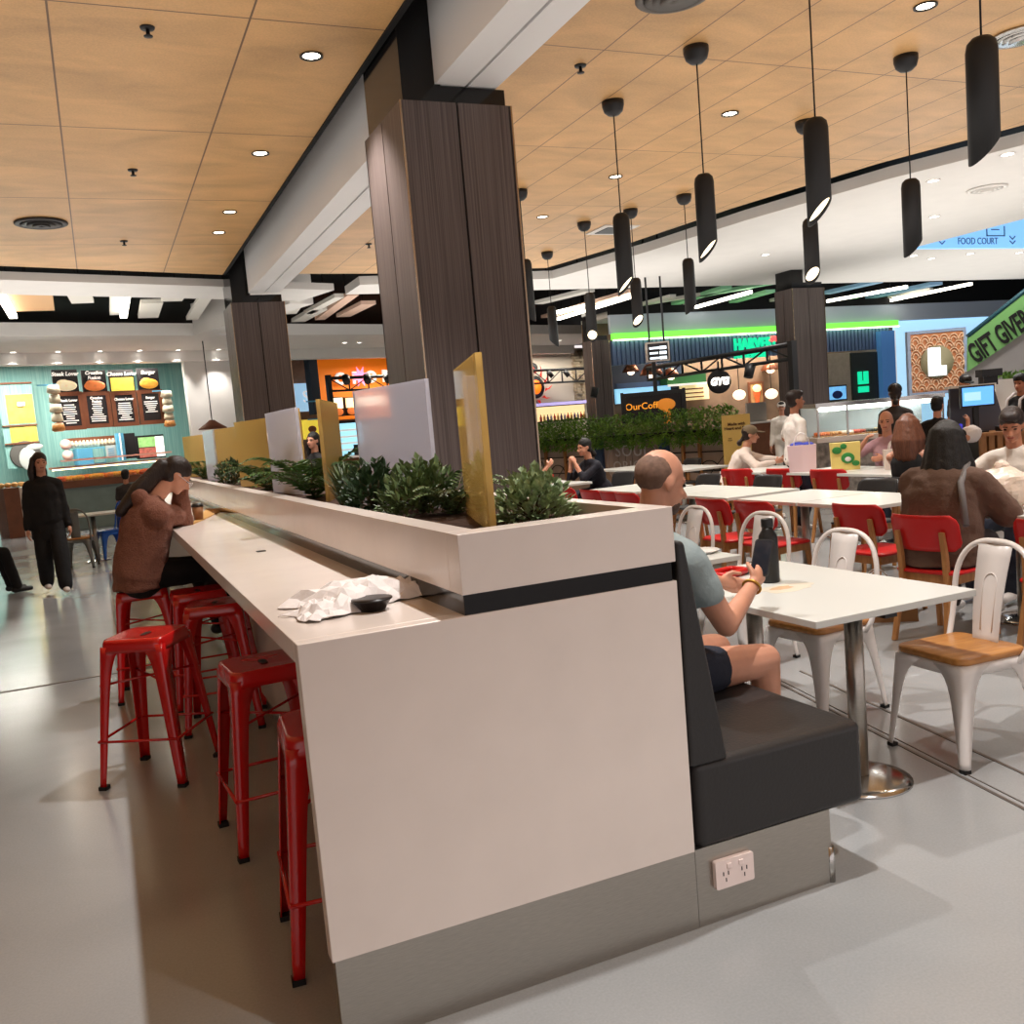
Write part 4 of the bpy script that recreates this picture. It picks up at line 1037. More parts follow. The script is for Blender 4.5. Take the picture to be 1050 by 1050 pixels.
    # ---- hair
    if hair and hair != 'bald':
        mb = MB(); c = hc + hu * .046 * k - hf * .024 * k
        if hair == 'stubble':
            mb.ell(hc + hu * .028 * k - hf * .036 * k, (.0772 * k, .0775 * k, .078 * k), B, 20, 14)
        else:
            mb.ell(c, (.085 * k * (1 + (hv - 1) * .5), .103 * k, .092 * k), B, 20, 14); mb.ell(hc - hu * .02 * k - hf * .045 * k, (.078 * k * hv, .065 * k, .075 * k), B)
            if hair in ('short', 'spiky'): mb.ell(hc + hu * .088 * k + hf * .03 * k, (.07 * k, .075 * k, .045 * k), B)
            if hair in ('long', 'longside', 'bob'):
                base_drop = {'bob': .12, 'long': .34 + (hv - 1) * .8, 'longside': .34}[hair]
                for i in range(9):
                    if hair == 'longside' and i < 3: continue
                    drop = base_drop
                    an_ = math.radians(-98 + 196 * i / 8); q0 = c + (-hf * math.cos(an_) * .085 + hr * math.sin(an_) * .076) * k
                    out = (-f * math.cos(an_) * .5 + r * math.sin(an_) * .5 * hv); z1 = q0 + u * (-drop) * (1 if abs(an_) < 1.4 else .85) + out * .06 - sd * 0
                    if abs(an_) < 1.1: z1 = z1 - sf * .03
                    mb.cap(q0, q0.lerp(z1, .5) + out * .05, .034 * k, .040 * k * hv); mb.cap(q0.lerp(z1, .5) + out * .05, z1, .040 * k * hv, .022 * k * hv)
            if hair == 'pony':
                b_ = c - hf * .095 * k - hu * .05 * k; b1 = N - sf * .075 + sd * .05; b2 = chest - sf * .17 + sd * .05
                mb.cap(b_, b1, .05, .062); mb.cap(b1, b2, .062, .035)
            if hair == 'low':
                b_ = hc - hf * .085 * k - hu * .04 * k; b1 = b_ - hf0 * .06 - u * .07; mb.cap(b_, b1, .028, .022); mb.ell(b1, (.035, .035, .045))
        obj('hair', mb, hairm, t, remesh=.009 if vox < .012 else .012, smooth=2, disp=.006, dscale=.03)
    return t, dict(hc=hc, hf=hf, hu=hu, hr=hr, N=N, joints=joints, f=f, r=r, chest=chest, sf=sf, sd=sd, k=k, Hc=Hc)
def cap_on(t, J, m_, back=True):
    hc, hf, hu, hr, k = J['hc'], J['hf'], J['hu'], J['hr'], J['k']
    mb = MB().ell(hc + hu * .055 * k - hf * .014 * k, (.09 * k, .108 * k, .085 * k), (hr, hf, hu), 20, 12)
    d = hf
    mb.ell(hc + hu * .05 * k + d * .12 * k, (.07 * k, .08 * k, .012 * k), (hr, d, hu), 16, 8)
    obj('cap', mb, m_, t)

# bald man on the booth, phone in hand
wr = gz(772, 600, .875)
t, J = person('person', 'bald man in a grey-blue tee on the booth, looking at his phone', 1.79, 2.92, 8, seat=.50, H=1.77, skin=SK1, topm=T_grey, sleeve='short', legm=T_denim, shorts=True, lean=4, hpitch=17, hyaw=-4,
              arm_r=(wr.x, wr.y, wr.z), eh_r=(.35, -.65, -.8), arm_l=(2.4, 3.2, .79), eh_l=(.6, 0, -1), hair='stubble', hairm=H_gry, vox=.0075, bulk=1.12, grip_r=1.0, foot_fwd=.02, short_k=.42, slv=.5)
sh, el, w_ = J['joints'][1]; d = (w_ - el).normalized()
obj('beard', MB().ell(J['hc'] - J['hu'] * .074 + J['hf'] * .046, (.0475, .047, .033), (J['hr'], J['hf'], J['hu'])).ell(J['hc'] - J['hu'] * .080 + J['hf'] * .07, (.026, .028, .03), (J['hr'], J['hf'], J['hu'])), mat('beard_grey', (92, 76, 68), .9, var=.3, scale=90, bump=.4), t)
side_ = d.cross(V((0, 0, 1))).normalized()
rings = []
for i in range(25):
    a = 2 * PI * i / 24; rings.append(w_ - d * .012 + (side_ * math.cos(a) * .034 + side_.cross(d) * math.sin(a) * .03))
obj('bracelet', MB().tube(rings, .0055, 6), mat('gold_bead', (200, 158, 76), .3, metal=.8), t)
ph = w_ + d * .10 + V((0, 0, .05))
Mp = Matrix.Translation(ph) @ Matrix.Rotation(math.atan2(d.y, d.x), 4, 'Z') @ Matrix.Rotation(-1.05, 4, 'Y')
t = thing('mobile_phone', 'black phone tilted up in the bald man\'s hand', 'phone', ph)
obj('case', MB(Mp).prism(rrect(.15, .074, .012), -.004, .004), M_dark, t)
obj('screen', MB(Mp).prism(rrect(.138, .064, .008), .004, .0045), mat('phone_glass', (30, 36, 44), .1), t)

# woman at the bar in a brown fleece
p1 = gz(203, 530, 1.12); 
t, J = person('person', 'woman with dark hair in a brown fleece hunched at the bar over her cup', .15, 6.42, 14, seat=.705, H=1.66, skin=SK1, top='jacket', topm=T_fleece, sleeve='long', legm=T_black, lean=15, hpitch=42, hyaw=-6, loose=.026, hfwd=.09,
              arm_r=(.555, 6.90, 1.115), eh_r=(.9, -.2, -.4), arm_l=(.475, 6.58, 1.325), eh_l=(.3, .6, -1), hair='pony', hairm=H_brn, vox=.0095, bulk=1.14, fem=True, collar='hood', tuck=.06, foot_fwd=.2, shoe=M_dark)
hc, hf, hu, hr = J['hc'], J['hf'], J['hu'], J['hr']
gl = MB()
for q in (-1, 1):
    gl.tube([hc + hr * q * .032 + hf * .103 + (hr * math.cos(a) * .022 + hu * math.sin(a) * .017) for a in [2 * PI * i / 16 for i in range(17)]], .002, 5)
    gl.tube([hc + hr * q * .054 + hf * .1, hc + hr * q * .076 + hu * .004 - hf * .01], .002, 5)
obj('eyeglasses', gl, mat('frame_pale', (210, 210, 214), .3), t)

# woman in a black suit walking this way
t, J = person('person', 'woman in a black trouser suit and pale shoes walking towards the viewer', -.66, 12.55, -84, pose='stand', H=1.72, skin=SK1, top='blazer', topm=T_black, sleeve='long', legm=T_black, fem=True, hair='longside', hairm=H_brn, vox=.011, hyaw=6, hpitch=4,
              feet={-1: (.30, .02), 1: (-.18, .04)}, bulk=1.04, shoe=mat('shoe_pale', (196, 184, 176), .6), tuck=.16, loose=.02, wide=1.35)
# woman in a brown coat, back to the viewer
t, J = person('person', 'big woman with long black hair and a brown coat seen from behind', 4.74, 4.24, 22, seat=.46, H=1.70, skin=SK3, top='coat', topm=T_brown, sleeve='long', legm=T_grey2, hair='long', hairm=H_blk, vox=.012, bulk=1.36, lean=12, hpitch=14, hyaw=-8, fem=True, arm_r=tuple(gd(1010, 499, 5.85)), eh_r=(.8, -.5, -.8), arm_l=(5.2, 4.6, .85), eh_l=(.8, 0, -.6), tuck=.1, loose=.03, hv=1.2)
obj('bag_strap', MB().tube([J['N'] + J['r'] * .1 + J['sf'] * .12 - J['sd'] * .1, J['N'] + J['r'] * .135 + J['sd'] * .035, J['N'] + J['r'] * .15 - J['sf'] * .15 - J['sd'] * .1, J['Hc'] + J['r'] * .22 - J['sf'] * .235 + J['sd'] * .12], .02, 8), mat('strap_grey', (108, 104, 104), .7), t)
wv = J['joints'][1][2]
t = thing('mobile_phone', 'phone with lilac lights on its screen held by the brown-coated woman', 'phone', (wv.x + .1, wv.y, wv.z + .02))
Mp = Matrix.Translation((wv.x + .10, wv.y + .03, wv.z + .03)) @ Matrix.Rotation(.5, 4, 'Z') @ Matrix.Rotation(-.6, 4, 'Y')
obj('case', MB(Mp).prism(rrect(.15, .076, .012), -.004, .004), M_dark, t)
obj('screen', MB(Mp).prism(rrect(.12, .05, .01), .004, .0055), emit('screen_lilac', (196, 186, 255), 2.2), t)
# man in a white tee opposite her
person('person', 'dark-haired man in a white tee leaning over the table at the right', 6.28, 4.86, 196, seat=.46, H=1.78, skin=SK2, topm=T_white, sleeve='short', legm=T_denim, hair='short', hairm=H_brn, vox=.011, bulk=1.12, lean=14, hpitch=22, hyaw=14, arm_l=(5.72, 4.42, .80), eh_l=(.9, 0, -.5), arm_r=(5.78, 4.95, .8), eh_r=(.8, 0, -.5))
# auburn-haired woman
t, J = person('person', 'woman with long auburn hair in a backless black top, seen from behind', 6.66, 6.30, 32, seat=.46, H=1.68, skin=SK1, top='crop_top', topm=T_black, sleeve='strap', legm=T_wpant, hair='long', hairm=H_aub, vox=.012, lean=8, hpitch=4, hyaw=-12, fem=True, arm_r=(7.05, 6.1, 1.06), eh_r=(.9, 0, -.7), arm_l=(7.05, 6.75, .8), eh_l=(.9, -.2, -.5), bulk=.98)
wv = J['joints'][1][2]
tag(obj('mobile_phone', MB(Matrix.Translation((wv.x + .06, wv.y + .03, wv.z + .09)) @ Matrix.Rotation(.4, 4, 'Z') @ Matrix.Rotation(-1.2, 4, 'Y')).prism(rrect(.14, .07, .012), -.004, .004), mat('phone_blue', (46, 50, 190), .3)), 'bright blue phone held up by the auburn-haired woman', 'phone')
# standing man in a white tee
person('person', 'man in a white tee and dark trousers standing by the column', 7.6, 8.85, -18, pose='stand', H=1.68, skin=SK3, topm=T_white, sleeve='short', legm=T_denim, hair='short', hairm=H_brn, vox=.013, hyaw=0, arm_l=(7.95, 9.2, 1.0), eh_l=(.5, -1, -.3), bulk=1.06)
# person in lilac with a snack bag
person('person', 'close-cropped person in a lilac tee eating from a yellow bag', 8.22, 8.02, 205, seat=.46, H=1.70, skin=SK1, topm=T_lil, sleeve='short', legm=T_denim, hair='stubble', hairm=H_gry, vox=.013, lean=6, hyaw=10, hpitch=6, arm_r=(7.86, 8.02, 1.03), eh_r=(.8, 0, -.8), arm_l=(7.8, 7.7, .85), eh_l=(.8, 0, -.6))
# woman in a cream shirt with a cap
t, J = person('person', 'woman in a cream shirt and cap with a low ponytail leaning on a table', 7.55, 10.1, -38, seat=.46, H=1.68, skin=SK1, topm=T_shirt, sleeve='long', legm=T_denim, hair='low', hairm=H_brn, vox=.013, lean=30, hyaw=4, hpitch=8, fem=True, arm_l=(8.02, 9.65, .82), eh_l=(.6, 0, -.6), arm_r=(7.86, 9.56, .80), eh_r=(.8, 0, -.6), bulk=1.12)
cap_on(t, J, mat('cap_khaki', (122, 108, 86), .9))
# woman in navy, chin on her hands
person('person', 'dark-haired woman in navy resting her chin on her hands at the snack table', 6.14, 11.0, 186, seat=.46, H=1.66, skin=SK1, topm=T_navy, sleeve='mid', legm=T_denim, hair='low', hairm=H_blk, vox=.013, lean=24, hpitch=8, hyaw=-4, fem=True, arm_l=(5.72, 10.93, .98), eh_l=(.4, .2, -1), arm_r=(5.72, 11.06, .98), eh_r=(.4, .2, -1), grip_l=.9, grip_r=.9, bulk=1.1)
# diner hidden by the column, only the forearm shows
person('person', 'diner almost hidden by the tall column, only a raised forearm showing', 4.72, 10.95, 10, seat=.46, H=1.66, skin=SK1, topm=T_black, sleeve='short', legm=T_denim, hair='short', hairm=H_blk, vox=.014, lean=12, arm_r=(5.24, 10.78, .98), eh_r=(.2, .3, -1), arm_l=(5.1, 11.2, .8))
# customers at the sushi counter
t, J = person('person', 'customer in a black cap and charcoal tee facing the glass display', 9.1, 8.75, 45, pose='stand', H=1.66, skin=SK2, topm=T_char, sleeve='short', legm=T_black, hair='low', hairm=H_brn, vox=.014, fem=True)
cap_on(t, J, T_black)
person('person', 'dark-haired customer in black carrying a white bundle at the glass display', 8.9, 7.95, 20, pose='stand', H=1.47, skin=SK1, topm=T_black, sleeve='short', legm=T_black, hair='short', hairm=H_blk, vox=.014, arm_r=(9.15, 7.75, 1.12), eh_r=(.8, 0, -1))
t, J = person('person', 'counter worker in a black cap behind the display', 12.1, 10.3, 215, pose='stand', H=1.74, skin=SK2, topm=T_char, sleeve='short', legm=T_black, hair='short', hairm=H_brn, vox=.014, hyaw=30, hpitch=18)
cap_on(t, J, T_black)
t, J = person('person', 'person in a black top with a pale-strapped backpack at the right edge', 10.95, 8.45, 175, pose='stand', H=1.66, skin=SK2, top='jacket', topm=T_black, sleeve='long', legm=T_black, hair='short', hairm=H_blk, vox=.014, hyaw=20, hpitch=10)
bp = J['chest'] - J['sf'] * .0
t = thing('backpack', 'black and white backpack on the person at the right edge', 'backpack', (bp.x, bp.y, bp.z - .2))
Mb = Matrix.Translation(bp - J['f'] * .0) @ Matrix.Rotation(math.atan2(J['f'].y, J['f'].x), 4, 'Z')
obj('bag', MB(Mb).ell((-.21, 0, 0), (.09, .15, .22)), T_black, t)
for q in (-1, 1): obj('strap', MB(Mb).tube([(-.13, q * .11, .17), (0, q * .11, .2), (.135, q * .1, .12), (.15, q * .1, 0), (.1, q * .13, -.12)], .018, 6), mat('strap_pale', (190, 186, 186), .7), t)
# woman seen between the dividers
person('person', 'dark-haired woman in black seen between the dividers beside the near column', 2.78, 13.1, 200, pose='stand', H=1.70, skin=SK1, topm=T_black, sleeve='long', legm=T_black, hair='longside', hairm=H_blk, vox=.014, fem=True, hyaw=20)
# person cut by the left edge
person('person', 'seated person in dark clothes cut off by the left edge', -1.66, 12.9, 20, seat=.46, H=1.76, skin=SK3, topm=T_black, sleeve='long', legm=T_black, hair='short', hairm=H_blk, vox=.014, lean=-4, arm_r=(-1.36, 12.72, .66), eh_r=(.4, -.8, -.6), shoe=M_dark)
# child's head beyond the fleece woman
person('person', 'dark-haired customer in front of the bakery case, behind the woman in the fleece', .36, 16.6, 70, pose='stand', H=1.38, skin=SK1, topm=T_char, sleeve='short', legm=T_denim, hair='short', hairm=H_blk, vox=.016)
# worker at the green-sign stall
t, J = person('person', 'worker in white at the stall beneath the green sign', 11.9, 14.2, 230, pose='stand', H=1.56, skin=SK1, topm=T_white, sleeve='long', legm=T_white, hair='short', hairm=H_blk, vox=.016)
cap_on(t, J, T_white)
# ------------------------------------------------------------------ the bakery at the far left (axes of R17)
M_teal = mat('teal_corrugated', (150, 194, 186), .6, c2=(110, 164, 160), scale=4, stretch=(12, 1, .2)); M_yel = mat('yellow_tiles', (204, 184, 84), .6, var=.2, scale=6)
M_wood = mat('shop_timber', (120, 70, 44), .6, var=.15, scale=5); M_board = mat('chalkboard', (34, 30, 32), .7); M_txt = mat('menu_white', (236, 232, 226), .6, emit=(236, 232, 226), es=.5)
M_pink = mat('pink_paint', (222, 178, 164), .6); M_sky = mat('blue_paint', (92, 168, 204), .5)
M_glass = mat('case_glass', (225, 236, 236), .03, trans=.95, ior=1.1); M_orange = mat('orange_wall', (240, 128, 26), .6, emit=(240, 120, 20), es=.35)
def rect(fr, x0, y0, x1, y1, n):
    """u0,u1,z0,z1 of an upright rectangle from two opposite sight lines in plane n (x edges measured at mid height)"""
    ym = (y0 + y1) / 2; u0, _ = fr.px(x0, ym, n); u1, _ = fr.px(x1, ym, n); xm = (x0 + x1) / 2
    return u0, u1, fr.px(xm, y1, n)[1], fr.px(xm, y0, n)[1]
def board(fr, name, label, cat, x0, y0, x1, y1, n, m_, th=.05, group=None, parts=None, frame=None, fw=.05):
    u0, u1, z0, z1 = rect(fr, x0, y0, x1, y1, n)
    t = thing(name, label, cat, fr.w((u0 + u1) / 2, n, z0), fr.a, group)
    obj('panel', MB(fr.M).box(u0, u1, n, n + th, z0, z1), m_, t)
    if frame: obj('frame', MB(fr.M).box(u0 - fw, u0, n - .02, n + th, z0 - fw, z1 + fw).box(u1, u1 + fw, n - .02, n + th, z0 - fw, z1 + fw).box(u0, u1, n - .02, n + th, z0 - fw, z0).box(u0, u1, n - .02, n + th, z1, z1 + fw), frame, t)
    return t, u0, u1, z0, z1
def wallbox(name, fr, x0, y0, x1, y1, n, th, m_, z0=None, z1=None, **kw):
    u0, u1, a, b = rect(fr, x0, y0, x1, y1, n)
    return struct(name, MB(fr.M).box(u0, u1, n, n + th, a if z0 is None else z0, b if z1 is None else z1), m_)
wallbox('wall_back.001', R17, -40, 372, 192, 470, 27.0, .1, M_teal, 0, 4.2)
wallbox('wall_back.002', R17, 194, 372, 262, 470, 24.2, .15, M_plaster, 0, 3.95)
# painted wall panels left of the menu
t, u0, u1, z0, z1 = board(R17, 'wall_mural', 'painted panel with yellow blocks and a grey portrait at the far left of the bakery', 'mural', 2, 392, 38, 480, 26.6, M_teal)
w_ = u1 - u0; h_ = z1 - z0
def ub(a, b, c, d, off=.01): return MB(R17.M).box(u0 + w_ * a, u0 + w_ * b, 26.6 - off, 26.6, z0 + h_ * c, z0 + h_ * d)
obj('yellow_block', ub(.2, .98, .52, .86), M_yel, t); obj('yellow_block', ub(.2, .98, .3, .5), M_yel, t)
obj('rail', ub(.0, 1, .49, .505, .04).box(u0, u1, 26.55, 26.6, z0 + h_ * .28, z0 + h_ * .295).box(u0, u1, 26.55, 26.6, z1 - .04, z1), M_wood, t)
Mg = mat('mural_grey', (92, 90, 86), .7); Mw = mat('mural_white', (196, 200, 196), .7)
Mu = MB(R17.M @ Matrix.Translation((u0 + w_ * .55, 26.58, z0 + h_ * .15))); Mu.ell((0, 0, 0), (.38, .02, .36)); obj('portrait_hair', Mu, Mg, t)
Mu = MB(R17.M @ Matrix.Translation((u0 + w_ * .6, 26.56, z0 + h_ * .1))); Mu.ell((0, 0, 0), (.22, .02, .3)).ell((.2, 0, .3), (.2, .02, .08)); obj('portrait_face', Mu, Mw, t)
Mu = MB(R17.M); 
for q in (.72,): Mu.box(u0 + w_ * .5, u0 + w_ * .72, 26.55, 26.58, z0 + h_ * q, z0 + h_ * (q + .05))
obj('tile', Mu, Mw, t)
names = [('Steak Lover', (226, 208, 170), 'pale roll'), ('Creative\nFusion', (206, 116, 62), 'orange-brown pastry'), ('Cheese Lover', (238, 214, 90), 'yellow cheese pie'), ('Burger', (226, 160, 60), 'golden burger')]
posters = [(54, 379, 80, 402), (84, 379.5, 109, 402), (112, 379, 137.5, 401), (141, 377.5, 163, 399.5)]
boards = [(61, 406, 82, 437), (90, 405.5, 110, 434.5), (119, 405, 137, 433), (146, 403.5, 164, 431)]
for i, (nm, c, what) in enumerate(names):
    t, u0, u1, z0, z1 = board(R17, 'menu_poster', 'upper menu poster with a %s photo' % what, 'menu board', *posters[i], 24.6, M_board, group='menu posters of the bakery')
    w_ = u1 - u0; h_ = z1 - z0
    text('title', nm, .12 if '\n' in nm else .13, face(R17.w((u0 + u1) / 2, 24.585, z0 + h_ * (.8 if '\n' not in nm else .76)), R17.u, R17.n), M_txt, t, .006, bold=.004, shear=.2)
    fm = mat('food_print_%d' % i, c, .5, emit=c, es=.6, var=.25, scale=9)
    Mu = MB(R17.M @ Matrix.Translation(((u0 + u1) / 2, 24.6, z0 + h_ * .28)))
    if i == 2: Mu.box(-w_ * .46, w_ * .46, -.02, 0, -h_ * .27, h_ * .35)
    else: Mu.ell((0, 0, 0), (w_ * .44, .03, h_ * .24)).ell((-w_ * .1, 0, h_ * .12), (w_ * .26, .03, h_ * .16))
    obj('food_photo', Mu, fm, t)
    t, u0, u1, z0, z1 = board(R17, 'menu_board', 'framed black menu board under the %s poster' % what, 'menu board', *boards[i], 24.45, M_board, group='lower menu boards of the bakery', frame=M_wood, fw=.1)
    w_ = u1 - u0; h_ = z1 - z0
    text('title', nm, .085, face(R17.w((u0 + u1) / 2, 24.435, z1 - h_ * .15), R17.u, R17.n), M_txt, t, .006, bold=.004)
    ln = MB(R17.M); rnd = random.Random(i + 3)
    for k in range(9 if i < 3 else 6):
        zz = z1 - h_ * (.3 + .075 * k); q = w_ * rnd.uniform(.2, .42); ln.box((u0 + u1) / 2 - q, (u0 + u1) / 2 + q, 24.44, 24.45, zz - .012, zz + .012)
    obj('menu_line', ln, M_txt, t)
# shelf behind the counter
t, u0, u1, z0, z1 = board(R17, 'wall_shelf', 'dark timber shelf of small jars below the menu boards', 'shelf', 70, 448, 118, 458, 26.2, M_wood, .3)
for k in range(12):
    uu = u0 + (u1 - u0) * (k + .7) / 12.5
    tag(obj('jar', MB(R17.M).lathe([(0, 0), (.05, 0), (.055, .12), (.03, .15), (.03, .18), (0, .18)], (uu, 26.1, z0 + .0), 10), mat('jar_cream', (226, 206, 178), .3)), 'small cream jar in the row on the bakery shelf', 'jar', 'jars on the bakery shelf')
for (x, y, r_), lb in (((67.5, 456, 5.4), 'upper of two round pink plates on the bakery wall'), ((69.5, 467, 5.2), 'lower of two round pink plates on the bakery wall')):
    u, z = R17.px(x, y, 26); tag(obj('wall_plate', MB(R17.M @ Matrix.Translation((u, 26, z)) @ Matrix.Rotation(PI / 2, 4, 'X')).lathe([(0, 0), (r_ * .026, 0), (r_ * .026, .03), (0, .03)], (0, 0, 0), 20), M_pink), lb, 'plate')
t = board(R17, 'service_hatch', 'blue and teal cabinet behind the bakery counter', 'cabinet', 80, 459, 108, 476, 25.8, M_sky, .4)
obj('door', MB(R17.M).box(t[1] + (t[2] - t[1]) * .55, t[2] - .03, 25.77, 25.8, t[3] + .03, t[4] - .03), M_teal, t[0])
t = board(R17, 'notice_sheet', 'white notice sheet beside the blue bakery cabinet', 'notice', 109, 456.5, 119, 469, 25.7, Mw, .02)
ln = MB(R17.M)
for k in range(4): ln.box(t[1] + .05, t[2] - .05, 25.69, 25.7, t[4] - .1 - .06 * k, t[4] - .085 - .06 * k)
obj('print_line', ln, M_sky, t[0])
t = board(R17, 'blue_post', 'bright blue post between the bakery shelf and the screen', 'post', 121, 444, 128, 472, 25.5, M_sky, .15)
obj('edge_strip', MB(R17.M).box(t[1] + .06, t[1] + .09, 25.47, 25.5, t[3], t[4]), M_txt, t[0])
t = board(R17, 'picture_screen', 'lit food picture screen at the right of the bakery', 'screen', 140, 446, 169, 470, 25.6, M_board, .08)
u0, u1, z0, z1 = t[1:]
obj('food_photo', MB(R17.M).box(u0 + .06, u1 - .25, 25.58, 25.6, (z0 + z1) / 2, z1 - .05), mat('photo_green', (150, 196, 120), .5, emit=(150, 196, 120), es=.8, var=.5, scale=9), t[0])
obj('food_photo', MB(R17.M).box(u0 + .06, u1 - .25, 25.58, 25.6, z0 + .04, (z0 + z1) / 2 - .02), mat('photo_red', (170, 90, 80), .5, emit=(190, 110, 90), es=.6, var=.6, scale=12), t[0])
obj('light_panel', MB(R17.M).box(u1 - .25, u1 - .02, 25.58, 25.6, z0 + .04, z1 - .05), emit('screen_white', (232, 240, 232), 1.2), t[0])
t = board(R17, 'dark_panel', 'black panel left of the lit picture screen', 'panel', 128.5, 444, 139.5, 470, 25.65, M_board, .06)
# bakery display counter
u0, z = R17.px(3, 500, 23); u1, _ = R17.px(186, 480, 23)
t = thing('display_counter', 'long bakery display counter with a pink rail and glass front', 'counter', R17.w((u0 + u1) / 2, 23.3, 0), R17.a)
uL = R17.px(58, 500, 23)[0]
obj('base', MB(R17.M).box(uL, u1, 23.1, 24.0, 0, .98), mat('counter_greygreen', (120, 134, 126), .3, var=.1, scale=4), t)
obj('timber_band', MB(R17.M).box(uL - .1, u1, 22.98, 24.0, .98, 1.14), M_wood, t)
obj('end_post', MB(R17.M).box(u0, u0 + .32, 23, 23.9, 0, 1.12), M_wood, t)
obj('end_panel', MB(R17.M).box(u0 + .32, uL, 23.1, 23.9, 0, 1.1), mat('counter_cream', (220, 208, 192), .5), t)
obj('rail', MB(R17.M).box(uL, u1, 22.95, 23.45, 1.44, 1.49).box(uL + .4, u1, 23.5, 23.9, 1.6, 1.64), M_pink, t)
obj('glass_front', MB(R17.M).box(uL, u1, 22.99, 23.0, 1.14, 1.44), M_glass, t)
obj('light_tube', MB(R17.M).box(uL, u1, 23.1, 23.16, 1.41, 1.44), emit('case_light', (255, 220, 170), 6), t)
rnd = random.Random(5)
for k in range(22):
    uu = uL + .2 + (u1 - uL - .4) * k / 21
    c = rnd.choice([(230, 130, 40), (236, 170, 60), (214, 96, 44), (240, 196, 110)])
    tag(obj('pastry', MB(R17.M).ell((uu, 23.3 + rnd.uniform(-.1, .15), 1.14 + .05), (.15, .1, .08), None, 10, 6), mat('pastry_%d' % (k % 4), c, .6, var=.2, scale=20)), 'golden pastry in the row behind the bakery glass', 'pastry', 'pastries in the bakery case')
for k in range(6):
    uu = u0 + .05 + .14 * k
    tag(obj('bread_roll', MB(R17.M).ell((uu, 23.4, 1.12 + .06), (.08, .1, .06), None, 10, 6), mat('bread', (206, 160, 96), .7)), 'bread roll on the end post of the bakery counter', 'bread', 'rolls on the bakery counter end')
lamp('AREA', 'bakery_lamp', R17.w((u0 + u1) / 2, 25.0, 4.15), 420, (1, .95, .86), None, shape='RECTANGLE', size=5, size_y=.15)
def lantern(x, y0, y1, n, label, c):
    u, zt = R17.px(x, y0, n); _, zb = R17.px(x, y1, n)
    t = thing('hanging_lantern', label, 'lantern', R17.w(u, n, zb), R17.a, 'stacked lanterns by the menu boards')
    obj('bracket', MB(R17.M).box(u - .35, u + .12, n - .02, n + .02, zt - .03, zt), M_sky, t)
    h = (zt - zb) / 5
    for k in range(5):
        w1 = .16 - .02 * (k % 2)
        obj('lantern_shade', MB(R17.M).lathe([(0, 0), (w1 * .6, 0), (w1, h * .15), (w1 * .8, h * .9), (0, h * .95)], (u, n, zb + h * k), 8), c if k else M_oak, t)
lantern(54, 394, 443, 24.2, 'tall cream lantern stack left of the menu boards', mat('lantern_cream', (214, 206, 178), .6))
lantern(170, 400, 438, 24.2, 'lantern stack right of the burger menu board', mat('lantern_cream', (214, 206, 178), .6))
u, z = R17.px(218, 437, 22); 
t = thing('pendant_lamp', 'dark brown hat-shaped lamp hanging by the far column', 'pendant light', R17.w(u, 22, z))
obj('shade', MB(R17.M).lathe([(0, .2), (.06, .2), (.16, .12), (.34, 0), (.33, -.02), (0, .02)], (u, 22, z - .05), 18), M_wood, t)
obj('cord', MB(R17.M).tube([(u, 22, z + .1), (u, 22, 4.2)], .012, 6), M_rubber, t)
# ------------------------------------------------------------------ orange stall between the columns
u0, _ = R17.px(326, 390, 26.5); u1, _ = R17.px(452, 390, 26.5)
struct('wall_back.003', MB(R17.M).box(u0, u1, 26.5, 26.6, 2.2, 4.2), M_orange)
t = thing('shop_sign', 'round white-ringed letters of the orange stall sign', 'sign', R17.w(u0 + .8, 26.4, 3.2), R17.a)
for k, ch in enumerate('OPORTO'):
    uu, zz = R17.px(349 + 15.5 * k, 389 - 1.0 * k, 26.4)
    text('letter', ch, .52, face(R17.w(uu, 26.38, zz), R17.u, R17.n), M_txt, t, .03, bold=.02)
uu, zz = R17.px(370, 386, 26.3); st = []
for k in range(16): a = 2 * PI * k / 16; q = .34 if k % 2 else .16; st.append((uu + q * math.cos(a), zz + q * math.sin(a)))
obj('emblem', MB(R17.M).vprism(st, 26.3, 26.33), emit('sign_pink', (255, 130, 170), 1.2), t)
t = thing('steel_gantry', 'black lattice gantry with stage lamps in front of the orange stall', 'gantry', R17.w(u0 + 1.5, 25, 2.4), R17.a)
ua, za = R17.px(337, 388, 25); ub_, _ = R17.px(450, 380, 25); _, zl = R17.px(340, 401, 25)
mb = MB(R17.M); mb.tube([(ua, 25, za), (ub_, 25, za)], .05, 6).tube([(ua, 25, zl), (ub_, 25, zl)], .035, 6)
kx = int((ub_ - ua) / .6)
for k in range(kx + 1):
    a = ua + (ub_ - ua) * k / kx; mb.tube([(a, 25, zl), (a, 25, za)], .025, 5)
    if k < kx: mb.tube([(a, 25, zl if k % 2 else za), (a + (ub_ - ua) / kx, 25, za if k % 2 else zl)], .02, 5)
obj('lattice', mb, M_dark, t); obj('post', MB(R17.M).box(ua - .09, ua + .05, 24.93, 25.07, 0, za + .1), M_dark, t)
for k in range(5): obj('stage_lamp', MB(R17.M).cyl((ua + .55 + .75 * k, 24.95, za + .02), (ua + .5 + .75 * k, 24.8, za - .16), .13, .11, 14), M_dark, t)
